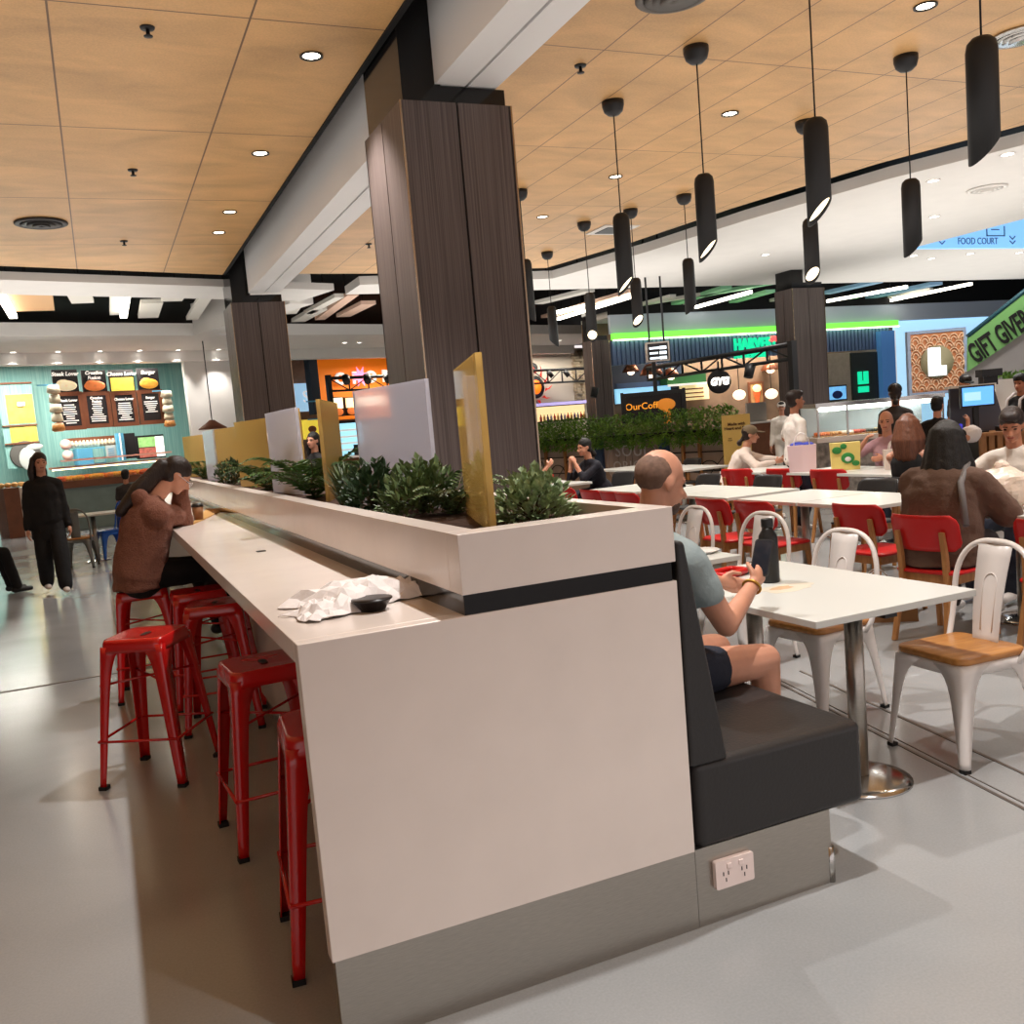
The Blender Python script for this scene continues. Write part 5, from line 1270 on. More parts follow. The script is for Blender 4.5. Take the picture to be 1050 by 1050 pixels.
for i, (a, b, c, d, col) in enumerate(((341, 407, 352.5, 427, (250, 236, 190)), (354, 407, 366, 426, (246, 214, 160)), (367, 405, 396, 424, (240, 200, 170)), (470, 396, 486, 412, (250, 214, 150)))):
    if i == 3: continue
    t = board(R17, 'menu_screen', ['left glowing menu screen of the orange stall', 'middle glowing menu screen of the orange stall', 'right glowing menu screen of the orange stall'][i], 'screen', a, b, c, d, 25.8, M_dark, .1, 'menu screens of the orange stall')
    obj('display', MB(R17.M).box(t[1] + .03, t[2] - .03, 25.78, 25.8, t[3] + .25, t[4] - .03), emit('menu_lit_%d' % i, col, 1.6), t[0])
    obj('food_photo', MB(R17.M).ell(((t[1] + t[2]) / 2, 25.78, t[3] + .14), ((t[2] - t[1]) * .4, .02, .12)), mat('photo_burger', (214, 110, 50), .5, emit=(214, 110, 50), es=.7), t[0])
struct('wall_back.004', MB(R17.M).box(u0 - .3, u1, 26.7, 26.8, 0, 2.25), mat('stall_back', (150, 128, 108), .7))
t = board(R17, 'drinks_fridge', 'glowing drinks fridge of the orange stall, seen through the frosted divider', 'fridge', 347, 431, 372, 470, 25.2, M_dark, .7)
obj('display', MB(R17.M).box(t[1] + .08, t[2] - .05, 25.18, 25.2, t[3] + .1, t[4] - .08), emit('fridge_blue', (150, 206, 222), 1.3), t[0])
for k in range(4): obj('fridge_shelf', MB(R17.M).box(t[1] + .08, t[2] - .05, 25.15, 25.2, t[3] + .25 + .2 * k, t[3] + .3 + .2 * k), M_txt, t[0])
uu0, uu1 = R17.px(352, 470, 24)[0], R17.px(460, 470, 24)[0]
t = thing('service_counter', 'pale service counter of the orange stall', 'counter', R17.w((uu0 + uu1) / 2, 24, 0), R17.a)
obj('body', MB(R17.M).box(uu0, uu1, 24, 24.6, 0, 1.0), M_wood, t); obj('worktop', MB(R17.M).box(uu0 - .05, uu1, 23.95, 24.7, 1.0, 1.06), M_white, t)
for k in range(2): obj('till', MB(R17.M).box(uu0 + .6 + 1.2 * k, uu0 + .9 + 1.2 * k, 24.1, 24.35, 1.06, 1.38), M_dark, t)
lamp('AREA', 'orange_lamp', R17.w((u0 + u1) / 2, 24.9, 3.9), 160, (1, .9, .75), None, shape='RECTANGLE', size=3, size_y=.15)
# dark tower and signs left of the orange stall
t = board(R17, 'sign_tower', 'dark slim sign tower just right of the far column', 'sign', 318.5, 352, 327, 425, 24.5, mat('tower_navy', (34, 44, 58), .5), .3)
uu, zz = R17.px(322, 357, 24.4); obj('arrow', MB(R17.M).vprism([(uu - .12, zz - .12), (uu, zz), (uu + .12, zz - .12), (uu + .12, zz - .02), (uu, zz + .1), (uu - .12, zz - .02)], 24.47, 24.5), M_txt, t[0])
obj('tower_bar', MB(R17.M).box(t[1] - .25, t[2], 24.44, 24.48, 2.72, 2.76).box(t[1] - .25, t[2], 24.44, 24.48, 2.2, 2.24), M_sky, t[0])
t = board(R17, 'lit_sign', 'pale blue lit sign with white strokes between the far column and the dark tower', 'sign', 303, 393, 318, 422, 25.5, mat('lit_blue_sign', (150, 186, 214), .5, emit=(150, 190, 222), es=.8), .08)
text('lettering', 'S', .5, face(R17.w((t[1] + t[2]) / 2 + .1, 25.48, (t[3] + t[4]) / 2), R17.u, R17.n), M_txt, t[0], .01)
wallbox('wall_back.005', R17, 298, 352, 318, 393, 25.6, .1, mat('brown_tiles', (142, 108, 90), .6, var=.2, scale=5), 2.5, 4.2)
t = board(R17, 'menu_screen', 'yellow glowing poster behind the woman between the dividers', 'screen', 311, 430, 329, 450, 25.0, mat('yellow_poster', (236, 206, 70), .5, emit=(236, 206, 70), es=.7, var=.3, scale=8), .06)
obj('photo', MB(R17.M).ell(((t[1] + t[2]) / 2, 24.98, (t[3] + t[4]) / 2), (.14, .02, .1)), M_wood, t[0])
# ------------------------------------------------------------------ wall with the flame emblem, right of the near column
wallbox('wall_back.006', R17, 440, 330, 606, 430, 25.0, .1, mat('warm_white_wall', (230, 218, 200), .7), 0, 4.2)
u, z = R17.px(549, 397, 24.8)
lamp('AREA', 'emblem_fill', R17.w(u + 1.5, 23.9, 3.9), 110, (1, .93, .82), None, shape='RECTANGLE', size=5, size_y=.2)  # added fill lamp to brighten the emblem wall, no real fitting
t = thing('flame_emblem', 'round orange emblem with a black ring and red flames', 'sign', R17.w(u, 24.8, z - .5), R17.a)
Me = R17.M @ Matrix.Translation((u, 24.8, z)) @ Matrix.Rotation(PI / 2, 4, 'X')
obj('ring', MB(Me).lathe([(0, .0), (.40, .0), (.40, .04), (0, .04)], (0, 0, 0), 28), M_dark, t)
obj('disc', MB(Me).lathe([(0, .04), (.25, .04), (.22, .08), (0, .09)], (0, 0, 0), 24), emit('ember', (255, 110, 20), 1.4), t)
Mr = mat('flame_red', (224, 60, 44), .5, emit=(224, 50, 40), es=.4)
for k in range(11):
    a = 2 * PI * k / 11 + .2; b = a + .28; fl = [(math.cos(a) * .46, math.sin(a) * .46), (math.cos(a + .2) * .6, math.sin(a + .2) * .6), (math.cos(b + .15) * .82, math.sin(b + .15) * .82), (math.cos(b - .05) * .66, math.sin(b - .05) * .66), (math.cos(b) * .5, math.sin(b) * .5)]
    obj('flame', MB(Me).prism(fl, 0, .03), Mr, t)
obj('hat', MB(Me).ell((-.1, .68, 0), (.3, .2, .03)), M_dark, t)
t = thing('steel_gantry', 'black lattice gantry in front of the flame emblem wall', 'gantry', R17.w(u + 1, 24.4, 2.5), R17.a)
ua, za = R17.px(546, 380, 24.4); ub_, _ = R17.px(604, 377, 24.4); _, zl = R17.px(575, 392, 24.4)
mb = MB(R17.M).tube([(ua, 24.4, za), (ub_, 24.4, za)], .05, 6).tube([(ua, 24.4, zl), (ub_, 24.4, zl)], .035, 6)
for k in range(5):
    a = ua + (ub_ - ua) * k / 4; mb.tube([(a, 24.4, zl), (a, 24.4, za)], .028, 5)
    if k < 4: mb.tube([(a, 24.4, zl if k % 2 else za), (a + (ub_ - ua) / 4, 24.4, za if k % 2 else zl)], .02, 5)
obj('lattice', mb, M_dark, t); obj('post', MB(R17.M).box(ub_ - .05, ub_ + .06, 24.34, 24.46, 0, za), M_dark, t)
for k in range(2): obj('stage_lamp', MB(R17.M).cyl((ua + .7 + .8 * k, 24.35, za - .05), (ua + .8 + .8 * k, 24.25, za - .26), .09, .08, 12), M_dark, t)
t = board(R17, 'back_shelf', 'warm lit shelf of small coloured bottles below the flame emblem', 'shelf', 549, 414, 600, 432, 24.6, M_dark, .5)
obj('display', MB(R17.M).box(t[1] + .05, t[2] - .05, 24.56, 24.6, t[3] + .05, t[4] - .08), emit('shelf_warm', (250, 220, 160), 1.0), t[0])
rnd = random.Random(9)
for k in range(14):
    uu = t[1] + .15 + (t[2] - t[1] - .3) * k / 13
    tag(obj('sauce_bottle', MB(R17.M).lathe([(0, 0), (.045, 0), (.045, .14), (.02, .18), (.02, .24), (0, .24)], (uu, 24.5, t[3] + .05), 8), mat('sauce_%d' % (k % 4), [(170, 60, 50), (190, 150, 90), (90, 70, 110), (150, 150, 160)][k % 4], .4)), 'small sauce bottle in the row under the flame emblem', 'bottle', 'bottles under the flame emblem')
obj('shelf_edge', MB(R17.M).box(t[1], t[2], 24.45, 24.6, t[4] - .04, t[4] + .06), mat('violet_light', (190, 176, 230), .5, emit=(190, 176, 240), es=.8), t[0])
sb = MB(R17.M); ua, _ = R17.px(588, 380, 24.9); ub_, _ = R17.px(606, 380, 24.9); rnd = random.Random(2)
for k in range(20):
    for j in range(3):
        a = ua + (ub_ - ua) * (j / 3) + rnd.uniform(0, .1); sb.box(a, a + (ub_ - ua) / 3 - rnd.uniform(.02, .1), 24.9 - rnd.uniform(0, .1), 25.0, 2.1 + .1 * k, 2.1 + .1 * k + .08)
struct('wall_back.007', sb, mat('split_stone', (206, 188, 160), .8, var=.25, scale=6))
# ------------------------------------------------------------------ stall front with the blue cladding (along the x axis)
FA = Frame(0)
YA = gd(625, 345, 25.0).y
M_blue = mat('blue_corrugated', (98, 120, 160), .5); 
def corr(x0, x1, y0, y1):
    u0, u1, z0, z1 = rect(FA, x0, y0, x1, y1, YA); z1 = FA.px((x0 + x1) / 2, y0, YA)[1]
    n = int((u1 - u0) / .14); mb = MB()
    for k in range(n): a = u0 + (u1 - u0) * k / n; mb.box(a, a + .09, YA - .05, YA, z0, z1)
    mb.box(u0, u1, YA, YA + .12, z0, z1); return mb, u0, u1, z0, z1
mb, ua, ub_, zc0, zc1 = corr(627, 912, 343, 366)
struct('wall_right.001', mb, M_blue)
struct('ceiling.005', MB().box(ua, ub_ + 10, YA + .1, YA + 1.6, 4.2, 4.3), M_plaster)
struct('wall_right.007', MB().box(ua, ub_ + 14, YA - .04, YA + .1, 4.25, 5.6), M_black)
struct('wall_right.002', MB().box(ua, ub_ + 8, YA, YA + .1, zc1 + .2, 4.25), mat('cool_plaster', (196, 206, 220), .7))
t = thing('green_strip_light', 'long glowing green light strip along the top of the blue stall front', 'strip light', ((ua + ub_) / 2, YA, zc1))
obj('light_strip', MB().box(ua, ub_ + .3, YA - .12, YA - .0, zc1 + .03, zc1 + .2), emit('green_strip', (112, 222, 70), 1.4), t)
obj('white_edge', MB().box(ua, ub_ + .3, YA - .14, YA - .1, zc1 - .0, zc1 + .03), emit('pale_edge', (226, 250, 200), 5), t)
lamp('AREA', 'stall_lamp', (ua + 5, YA + .7, 4.15), 420, (1, .9, .78), None, shape='RECTANGLE', size=5, size_y=.15)
# interior of those stalls
struct('wall_right.003', MB().box(ua, ub_ + 10, YA + 1.5, YA + 1.6, 0, 4.2), mat('stall_interior', (124, 98, 76), .7, var=.2, scale=3))
struct('wall_right.004', MB().box(*[FA.px(630, 390, YA + .4)[0], FA.px(722, 390, YA + .4)[0]], YA + 1.4, YA + 1.5, 1.9, 3.3), mat('navy_panel', (36, 44, 62), .6))
t = board(FA, 'light_panel', 'pale blue lit counter sign at the coffee stall', 'sign', 632, 397, 688, 412, YA + 1.29, mat('blue_lit', (150, 200, 226), .5, emit=(140, 200, 230), es=1.0), .1)
obj('edge', MB().box(t[1], t[2], YA + 1.25, YA + 1.29, t[4], t[4] + .15), mat('slate_blue', (60, 84, 120), .5), t[0])
t = board(FA, 'awning', 'green awning strip above the coffee stall', 'awning', 684, 384, 724, 393, YA + .89, mat('awning_green', (48, 110, 52), .7), .5)
obj('valance', MB().box(t[1], t[2], YA + .85, YA + .89, t[3] - .06, t[3]), M_txt, t[0])
t = board(FA, 'menu_board', 'cream lit menu board under the green awning', 'menu board', 698, 394, 727, 410, YA + 1.34, mat('cream_board', (236, 216, 160), .5, emit=(240, 214, 150), es=.7), .06)
ln = MB()
for k in range(3): ln.box(t[1] + .15, t[2] - .2, YA + 1.32, YA + 1.34, t[4] - .15 - .12 * k, t[4] - .11 - .12 * k)
obj('menu_line', ln, M_wood, t[0])
def copper(x, y, n, r_, label):
    u, z = FA.px(x, y, n); t = thing('pendant_lamp', label, 'pendant light', (u, n, z), 0, 'copper pendants at the coffee stall')
    obj('shade', MB().lathe([(.05, r_ * .9), (r_ * .5, r_ * .8), (r_, 0), (r_ * .96, -.02), (0, .03)], (u, n, z), 16), mat('copper', (150, 92, 66), .3, metal=.7), t)
    obj('bulb', MB().ell((u, n, z - .02), (r_ * .4, r_ * .4, r_ * .3), None, 10, 8), emit('bulb_warm', (255, 226, 190), 4), t); obj('cord', MB().tube([(u, n, z + r_ * .8), (u, n, 4.2)], .012, 5), M_rubber, t)
copper(668, 384, YA + .6, .34, 'copper pendant above the coffee banner, nearest the navy panel'); copper(688, 386, YA + .6, .26, 'copper pendant right of the banner pole'); copper(647, 381, YA + 1, .25, 'brown pendant beside the bluish column')
copper(790, 379, YA + 1.2, .3, 'copper pendant below the green lit sign')
# coffee banner
RB = RG; n = 20.0
t, u0, u1, z0, z1 = board(RB, 'banner', 'black coffee banner with orange lettering above the hedge', 'banner', 642, 405, 699, 428, n, M_board, .06, frame=M_dark, fw=.08)
text('lettering', 'OurCoffee', .2, face(RB.w(u0 + .42, n - .01, z1 - .22), RB.u, RB.n), emit('amber', (236, 150, 40), 1.0), t, .006)
Mu = MB(RB.M @ Matrix.Translation((u0 + (u1 - u0) * .72, n - .01, z1 - .22))); Mu.ell((0, 0, 0), (.2, .02, .13)).box(-.06, .08, -.02, .01, -.4, -.06); obj('cup_picture', Mu, mat('cup_orange', (214, 130, 40), .5, emit=(214, 130, 40), es=.5), t)
obj('pole', MB(RB.M).box(u0 + .62, u0 + .7, n + .05, n + .1, z1, 2.75), M_dark, t)
obj('pole', MB(RB.M).box(u0 - .1, u0 - .04, n, n + .06, 0, z1 + .1).box(u1 + .04, u1 + .1, n, n + .06, 0, z1 + .1), M_dark, t)
# hanging screen
n = 19.0; t, u0, u1, z0, z1 = board(RB, 'hanging_screen', 'black hanging order screen with white lines on two rods', 'screen', 664, 352, 685, 369, n, M_board, .1, frame=M_steel, fw=.03)
ln = MB(RB.M)
for k in range(3):
    zz = z1 - .09 - .1 * k; ln.box(u0 + .04, u0 + .04 + (.24, .17, .26)[k], n - .01, n, zz - .02, zz + .02); ln.box(u1 - .17, u1 - .03, n - .01, n, zz - .03, zz + .03)
obj('screen_line', ln, emit('screen_text', (220, 232, 240), 1.5), t)
obj('rod', MB(RB.M).cyl((u0 + .06, n + .05, z1), (u0 + .06, n + .05, 5.6), .02).cyl((u1 - .06, n + .05, z1), (u1 - .06, n + .05, 5.6), .02), M_dark, t)
# long gantry running towards the viewer
p = gd(812, 353, 17.0); x = p.x; q = gx(664, 383, x)
t = thing('steel_gantry', 'long black gantry in front of the green lit sign, with a tall post', 'gantry', (x, (p.y + q.y) / 2, 0))
mb = MB().tube([(x, p.y, p.z), (x, q.y, p.z)], .05, 6).tube([(x, p.y, p.z - .26), (x, q.y, p.z - .26)], .035, 6); k_ = int((q.y - p.y) / .7)
for k in range(k_ + 1):
    a = p.y + (q.y - p.y) * k / k_; mb.tube([(x, a, p.z - .26), (x, a, p.z)], .025, 5)
    if k < k_: mb.tube([(x, a, p.z if k % 2 else p.z - .26), (x, a + (q.y - p.y) / k_, p.z - .26 if k % 2 else p.z)], .02, 5)
obj('lattice', mb, M_dark, t); obj('post', MB().box(x - .06, x + .06, p.y - .06, p.y + .06, 0, p.z + .06), M_dark, t)
for k in range(2): obj('stage_lamp', MB().cyl((x, p.y + 1.2 + 6.2 * k, p.z - .26), (x - .08, p.y + 1.2 + 6.2 * k, p.z - .5), .1, .09, 12), M_dark, t)
# green lit sign
u, z = FA.px(775, 353.5, YA - .09); t = thing('shop_sign', 'glowing green stall sign on the blue cladding', 'sign', (u, YA - .09, z - .3)); Mgn = emit('neon_green', (16, 206, 150), 1.15)
text('lettering', 'HARVEST', .42, face((u, YA - .085, z + .02), (1, 0, 0), (0, 1, 0)), Mgn, t, .03, bold=.02, sx=.84, space=1.05)
u, z = FA.px(775, 363, YA - .2); text('tagline', 'Kitchen', .26, face((u - .1, YA - .085, z), (1, 0, 0), (0, 1, 0)), Mgn, t, .03, bold=.012, sx=1.3, space=1.1)
Mu = MB(); u, z = FA.px(796, 347, YA - .2); Mu.M = Matrix.Translation((u, YA - .09, z)); Mu.ell((0, 0, 0), (.2, .04, .09)); obj('red_mark', Mu, emit('neon_red', (255, 90, 90), 1.2), t)
# round white script sign
pg = gx(737, 372, x); nG = pg.dot(RG.n); u, z = RG.px(737, 391.5, nG); GZ = pg.z; t = thing('shop_sign', 'round dark sign with white script letters', 'sign', RG.w(u, nG, z - .25), RG.a)
Me = RG.M @ Matrix.Translation((u, nG, z)) @ Matrix.Rotation(PI / 2, 4, 'X'); obj('disc', MB(Me).lathe([(0, 0), (.24, 0), (.24, .06), (0, .06)], (0, 0, 0), 28), M_board, t)
text('lettering', 'GYG', .2, face(RG.w(u, nG - .07, z + .0), RG.u, RG.n), emit('script_white', (255, 246, 236), 2.2), t, .008, bold=.012, shear=.2, sx=.9); obj('hanger', MB(RG.M).cyl((u, nG - .02, z + .22), (u, nG - .02, GZ + .03), .02), M_dark, t)
# pictures and lamps in the brown stall
t = board(FA, 'framed_poster', 'framed poster of an orange drink cup beside the right-hand column', 'poster', 769.5, 393, 782, 416, YA + 1.45, mat('poster_tan', (196, 150, 96), .6), .05, frame=M_wood, fw=.05)
u0, u1, z0, z1 = t[1:]; Mu = MB(Matrix.Translation(((u0 + u1) / 2, YA + 1.42, (z0 + z1) / 2 + .05))); Mu.ell((0, 0, .0), (.13, .02, .2)).box(-.06, .06, -.02, .02, -.42, -.1); obj('cup_picture', Mu, mat('poster_orange', (216, 92, 44), .5, emit=(216, 92, 44), es=.5), t[0])
obj('foam', MB(Matrix.Translation(((u0 + u1) / 2, YA + 1.41, z1 - .16))).ell((0, 0, 0), (.17, .02, .12)), mat('foam_cream', (250, 226, 170), .5, emit=(250, 226, 170), es=.6), t[0])
for (x, y), lb in (((758, 405), 'pink-white globe lamp above the end of the hedge'), ((791, 404), 'cream globe lamp left of the right-hand column')):
    u, z = FA.px(x, y, YA + .7); t = thing('globe_lamp', lb, 'lamp', (u, YA + .7, z)); obj('globe', MB().ell((u, YA + .7, z), (.19, .19, .15)), emit('globe_%d' % x, (255, 224, 196), 1.3), t); obj('stem', MB().tube([(u, YA + .7, z + .14), (u, YA + .7, 4.2)], .012, 5), M_rubber, t)
u, z = FA.px(785, 424, YA - .4); t = thing('kiosk_counter', 'low pale counter with cups behind the standing man', 'counter', (u, YA - .4, 0)); obj('body', MB().box(u - 1.2, u + .6, YA - .4, YA + .2, 0, 1.0), M_wood, t); obj('worktop', MB().box(u - 1.25, u + .65, YA - .45, YA + .25, 1.0, 1.05), M_white, t)
obj('screen', MB().box(u - .5, u + .2, YA - .2, YA - .15, 1.05, 1.6), mat('grey_panel', (130, 122, 116), .5), t)
# ---- right of the right-hand column
wallbox('wall_right.005', FA, 846, 362, 873, 412, YA - .05, .1, mat('beige_tiles', (178, 164, 148), .6, var=.08, scale=9), 0, None)
t, u0, u1, z0, z1 = board(FA, 'shop_sign', 'dark panel carrying a glowing green block sign', 'sign', 873.5, 361, 904, 410, YA - .1, mat('panel_charcoal', (44, 50, 52), .6), .1)
u, z = FA.px(886, 392, YA - .15); mb = MB().box(u - .2, u - .07, YA - .16, YA - .1, z - .05, z + .33).box(u + .03, u + .18, YA - .16, YA - .1, z - .05, z + .33).box(u - .2, u + .18, YA - .16, YA - .1, z - .3, z - .12).box(u - .07, u + .03, YA - .16, YA - .1, z - .05, z + .05); obj('green_block', mb, Mgn, t)
t, u0, u1, z0, z1 = board(FA, 'wall_screen', 'wall screen showing a blue picture left of the dark sign panel', 'screen', 848, 395, 868.5, 411, YA - .3, M_dark, .08)
obj('display', MB().box(u0 + .04, u1 - .04, YA - .31, YA - .3, z0 + .04, z1 - .04), mat('screen_blue', (110, 176, 224), .4, emit=(110, 180, 235), es=.9, var=.4, scale=5), t); obj('picture', MB(Matrix.Translation(((u0 + u1) / 2, YA - .315, z0 + .18))).ell((0, 0, 0), (.2, .01, .12)), M_navy_ if False else mat('screen_navy', (36, 54, 120), .4), t)
t = board(FA, 'pilaster', 'bright blue pilaster right of the dark sign panel', 'pilaster', 904.5, 339, 918.5, 409, YA - .27, mat('pilaster_blue', (92, 146, 206), .5, emit=(60, 110, 180), es=.25), .2); obj('edge', MB().box(t[2], t[2] + .03, YA - .28, YA - .07, t[3], t[4]), M_txt, t[0])
wallbox('wall_right.006', FA, 919, 325, 1030, 410, YA + .4, .1, mat('lit_glazing', (190, 226, 246), .4, emit=(170, 216, 250), es=.9), 0, 4.25)
t, u0, u1, z0, z1 = board(RG, 'scallop_panel', 'square timber panel of scallops with a glowing white block letter', 'sign', 934, 341, 988, 401, 18.0, mat('scallop_ground', (204, 132, 88), .6), .08, frame=mat('panel_frame', (150, 162, 186), .5), fw=.06)
w_ = u1 - u0; h_ = z1 - z0; mb = MB(RG.M)
for i in range(8):
    for j in range(6):
        cx = u0 + w_ * (j + (.5 if i % 2 else 0)) / 5.5; cz = z0 + h_ * (i + .1) / 8.4
        for q in (.55, 1.0):
            pts = [(cx + math.cos(a) * q * w_ / 11, 17.985, cz + math.sin(a) * q * h_ / 8.6) for a in [PI * k / 8 for k in range(9)]]
            pts = [(min(max(p_[0], u0), u1), p_[1], p_[2]) for p_ in pts]; mb.tube(pts, .013, 4)
obj('stand', MB(RG.M).box(u0 + .1, u0 + .2, 18.08, 18.16, 0, z1).box(u1 - .2, u1 - .1, 18.08, 18.16, 0, z1), M_dark, t)
obj('scallop', mb, mat('scallop_line', (236, 196, 160), .6), t)
Mu = MB(RG.M @ Matrix.Translation(((u0 + u1) / 2 - .02, 17.97, (z0 + z1) / 2)) @ Matrix.Rotation(PI / 2, 4, 'X')).lathe([(0, -.02), (w_ * .31, -.02), (w_ * .31, .02), (0, .02)], (0, 0, 0), 26); obj('disc', Mu, mat('disc_olive', (150, 140, 108), .6), t)
a = (u0 + u1) / 2 - .06; b = (z0 + z1) / 2; obj('letter', MB(RG.M).vprism([(a - .14, b - .26), (a + .2, b - .26), (a + .2, b - .08), (a + .09, b - .08), (a + .09, b + .27), (a - .14, b + .27)], 17.92, 17.95), emit('letter_white', (240, 248, 255), 1.6), t)
# escalator side with the green banner
nE = 16.5; P_ = lambda x, y: RG.px(x, y, nE)
a0, a1, b0, b1 = P_(992, 346), P_(1050, 300), P_(992, 381), P_(1050, 341)
def ext(p, q, k): return (p[0] + (q[0] - p[0]) * k, p[1] + (q[1] - p[1]) * k)
lamp('AREA', 'panel_fill', RG.w(9.0, 16.0, 4.15), 160, (1, .97, .93), None, shape='RECTANGLE', size=6, size_y=.15)  # unseen fill lamp added to brighten the scallop panel and green banner
t = thing('escalator', 'escalator flank with a green banner of black capitals at the right edge', 'escalator', RG.w(a0[0], nE, 0), RG.a)
obj('banner', MB(RG.M).vprism([b0, ext(b0, b1, 4), ext(a0, a1, 4), a0], nE - .02, nE + .02), mat('banner_green', (112, 164, 96), .6), t)
obj('side_cladding', MB(RG.M).vprism([(b0[0], .9), (b0[0] + 6, .9), ext(b0, b1, 4), b0], nE + .03, nE + .1), mat('escalator_grey', (150, 146, 144), .5, var=.05, scale=3), t)
obj('handrail', MB(RG.M).tube([(a0[0], nE, a0[1] + .02), (*(lambda e: (e[0], nE, e[1] + .02))(ext(a0, a1, 4)),)], .04, 6), mat('handrail_teal', (30, 74, 84), .4), t)
ang = math.atan2(b1[1] - b0[1], b1[0] - b0[0]); c = P_(1022, 347)
c = P_(995, 366)
Mt = face(RG.w(c[0], nE - .03, c[1]), RG.u, RG.n) @ Matrix.Rotation(ang, 4, 'Z')
text('lettering', 'GIFT GIVERS', .50, Mt, mat('print_black', (16, 14, 12), .6), t, .006, align='LEFT', bold=.012, sx=.47)
# blue glazed opening with the food court sign, above the white ceiling
t = thing('overhead_sign', 'pale blue lit glass sign reading food court, in the ceiling opening at the upper right', 'sign', (18, 13.72, 4.25))
obj('glass_panel', MB().box(14.72, 26, 13.6, 13.66, 4.251, 7), mat('sign_glass', (140, 196, 244), .3, emit=(130, 192, 250), es=.85), t)
pc = gy(1003, 247.5, 13.59); Mi = mat('sign_ink', (92, 124, 168), .5)
text('lettering', 'FOOD COURT', .185, face(pc, (1, 0, 0), (0, 1, 0)), Mi, t, .004, sx=.92)
mb = MB()
cx = gy(1003, 247.5, 13.59).x - .98; cz = gy(1003, 247.5, 13.59).z
for dz in (.05, -.04): mb.vprism([(cx - .08, cz + dz + .04), (cx, cz + dz - .02), (cx + .08, cz + dz + .04), (cx + .08, cz + dz + .06), (cx, cz + dz), (cx - .08, cz + dz + .06)], 13.585, 13.6)
cx2 = gy(1003, 247.5, 13.59).x + .98
for dz in (.05, -.04): mb.vprism([(cx2 - .08, cz + dz + .04), (cx2, cz + dz - .02), (cx2 + .08, cz + dz + .04), (cx2 + .08, cz + dz + .06), (cx2, cz + dz), (cx2 - .08, cz + dz + .06)], 13.585, 13.6)
obj('chevron', mb, Mi, t)
q = gy(1021, 236, 13.59); obj('icon', MB().box(q.x - .26, q.x + .26, 13.585, 13.6, q.z - .12, q.z - .1).box(q.x - .26, q.x - .24, 13.585, 13.6, q.z - .12, q.z + .08).box(q.x + .24, q.x + .26, 13.585, 13.6, q.z - .12, q.z + .08).box(q.x - .12, q.x + .1, 13.585, 13.6, q.z + .0, q.z + .02), Mi, t)
# ------------------------------------------------------------------ hedge wall
pA = gd(552, 455, 18.2); pB = gd(756, 443, 14.5); pA.z = pB.z = 0
hd_ = (pB - pA).normalized(); FH = Frame(math.degrees(math.atan2(hd_.y, hd_.x))); L0 = pA.dot(FH.u); L1 = pB.dot(FH.u); nH = pA.dot(FH.n)
t = thing('seating_barrier', 'timber plank barrier wall with chalk lettering under the hedge', 'barrier', FH.w((L0 + L1) / 2, nH, 0), FH.a)
Mpl = mat('barrier_plank', (150, 132, 124), .7, var=.15, scale=6); Mbp = mat('barrier_blue', (52, 72, 104), .6); Mtx = mat('mural_pale', (176, 156, 144), .7, var=.1, scale=4)
W = L1 - L0; x_ = L0 - 1.5; k = 0; pl = MB(FH.M)
pk0, pk1 = L0 + W * .40, L0 + W * .66
while x_ < pk1 - .01:
    if x_ > pk0 - .01: pl.box(x_ + .008, min(x_ + .16, pk1) - .008, nH - .03, nH, .05, 1.16)
    x_ += .16
obj('plank', pl, Mpl, t)
obj('backing', MB(FH.M).box(L0 - 2, L1, nH, nH + .08, 0, 1.14), Mtx, t)
for a in (pk0 - .3, pk1 + .02): obj('blue_post', MB(FH.M).box(a, a + .2, nH - .06, nH, 0, 1.14), Mbp, t)
fr_ = MB(FH.M)
for a in (L0 - .9, L0 + .2, L0 + .75, pk1 + .5, pk1 + .85, L1 - .1): fr_.box(a, a + .05, nH - .05, nH, 0, 1.14)
obj('timber_stud', fr_, M_oak2, t)
rl = MB(FH.M)
for z in (.55, .85): rl.box(L0 - 1.5, pk0 - .35, nH - .02, nH, z, z + .02).box(pk1 + .25, L1, nH - .02, nH, z, z + .02)
obj('dark_rail', rl, M_dark, t)
Mch = mat('chalk', (196, 190, 190), .8)
text('lettering', 'SOUL', .30, face(FH.w((pk0 + pk1) / 2, nH - .035, .93), FH.u, FH.n), Mch, t, .003, sx=1.05, space=1.1)
text('lettering', 'ORIGIN', .25, face(FH.w((pk0 + pk1) / 2, nH - .035, .66), FH.u, FH.n), Mch, t, .003, sx=1.05, space=1.1)
obj('chalk_ring', MB(FH.M).tube([((pk0 + pk1) / 2 + .62 * math.cos(a), nH - .035, .72 + .46 * math.sin(a)) for a in [2 * PI * i / 40 for i in range(41)]], .007, 4), Mch, t)
for a in (L0 - .2, L0 + .55, L1 - .55): obj('bicycle_drawing', MB(FH.M).tube([(a + .22 * math.cos(q), nH - .035, .5 + .22 * math.sin(q)) for q in [2 * PI * i / 24 for i in range(25)]], .01, 4).tube([(a, nH - .035, .5), (a + .3, nH - .035, .8), (a + .5, nH - .035, .45)], .009, 4), M_dark, t)
tr = MB(FH.M).box(L0 - 2, L1, nH - .18, nH + .25, 1.13, 1.22); obj('trough', tr, M_dark, t)
t = thing('artificial_hedge', 'long green artificial hedge on top of the plank barrier', 'hedge', FH.w((L0 + L1) / 2, nH, 1.22), FH.a)
fo = MB(); rnd2 = random.Random(4)
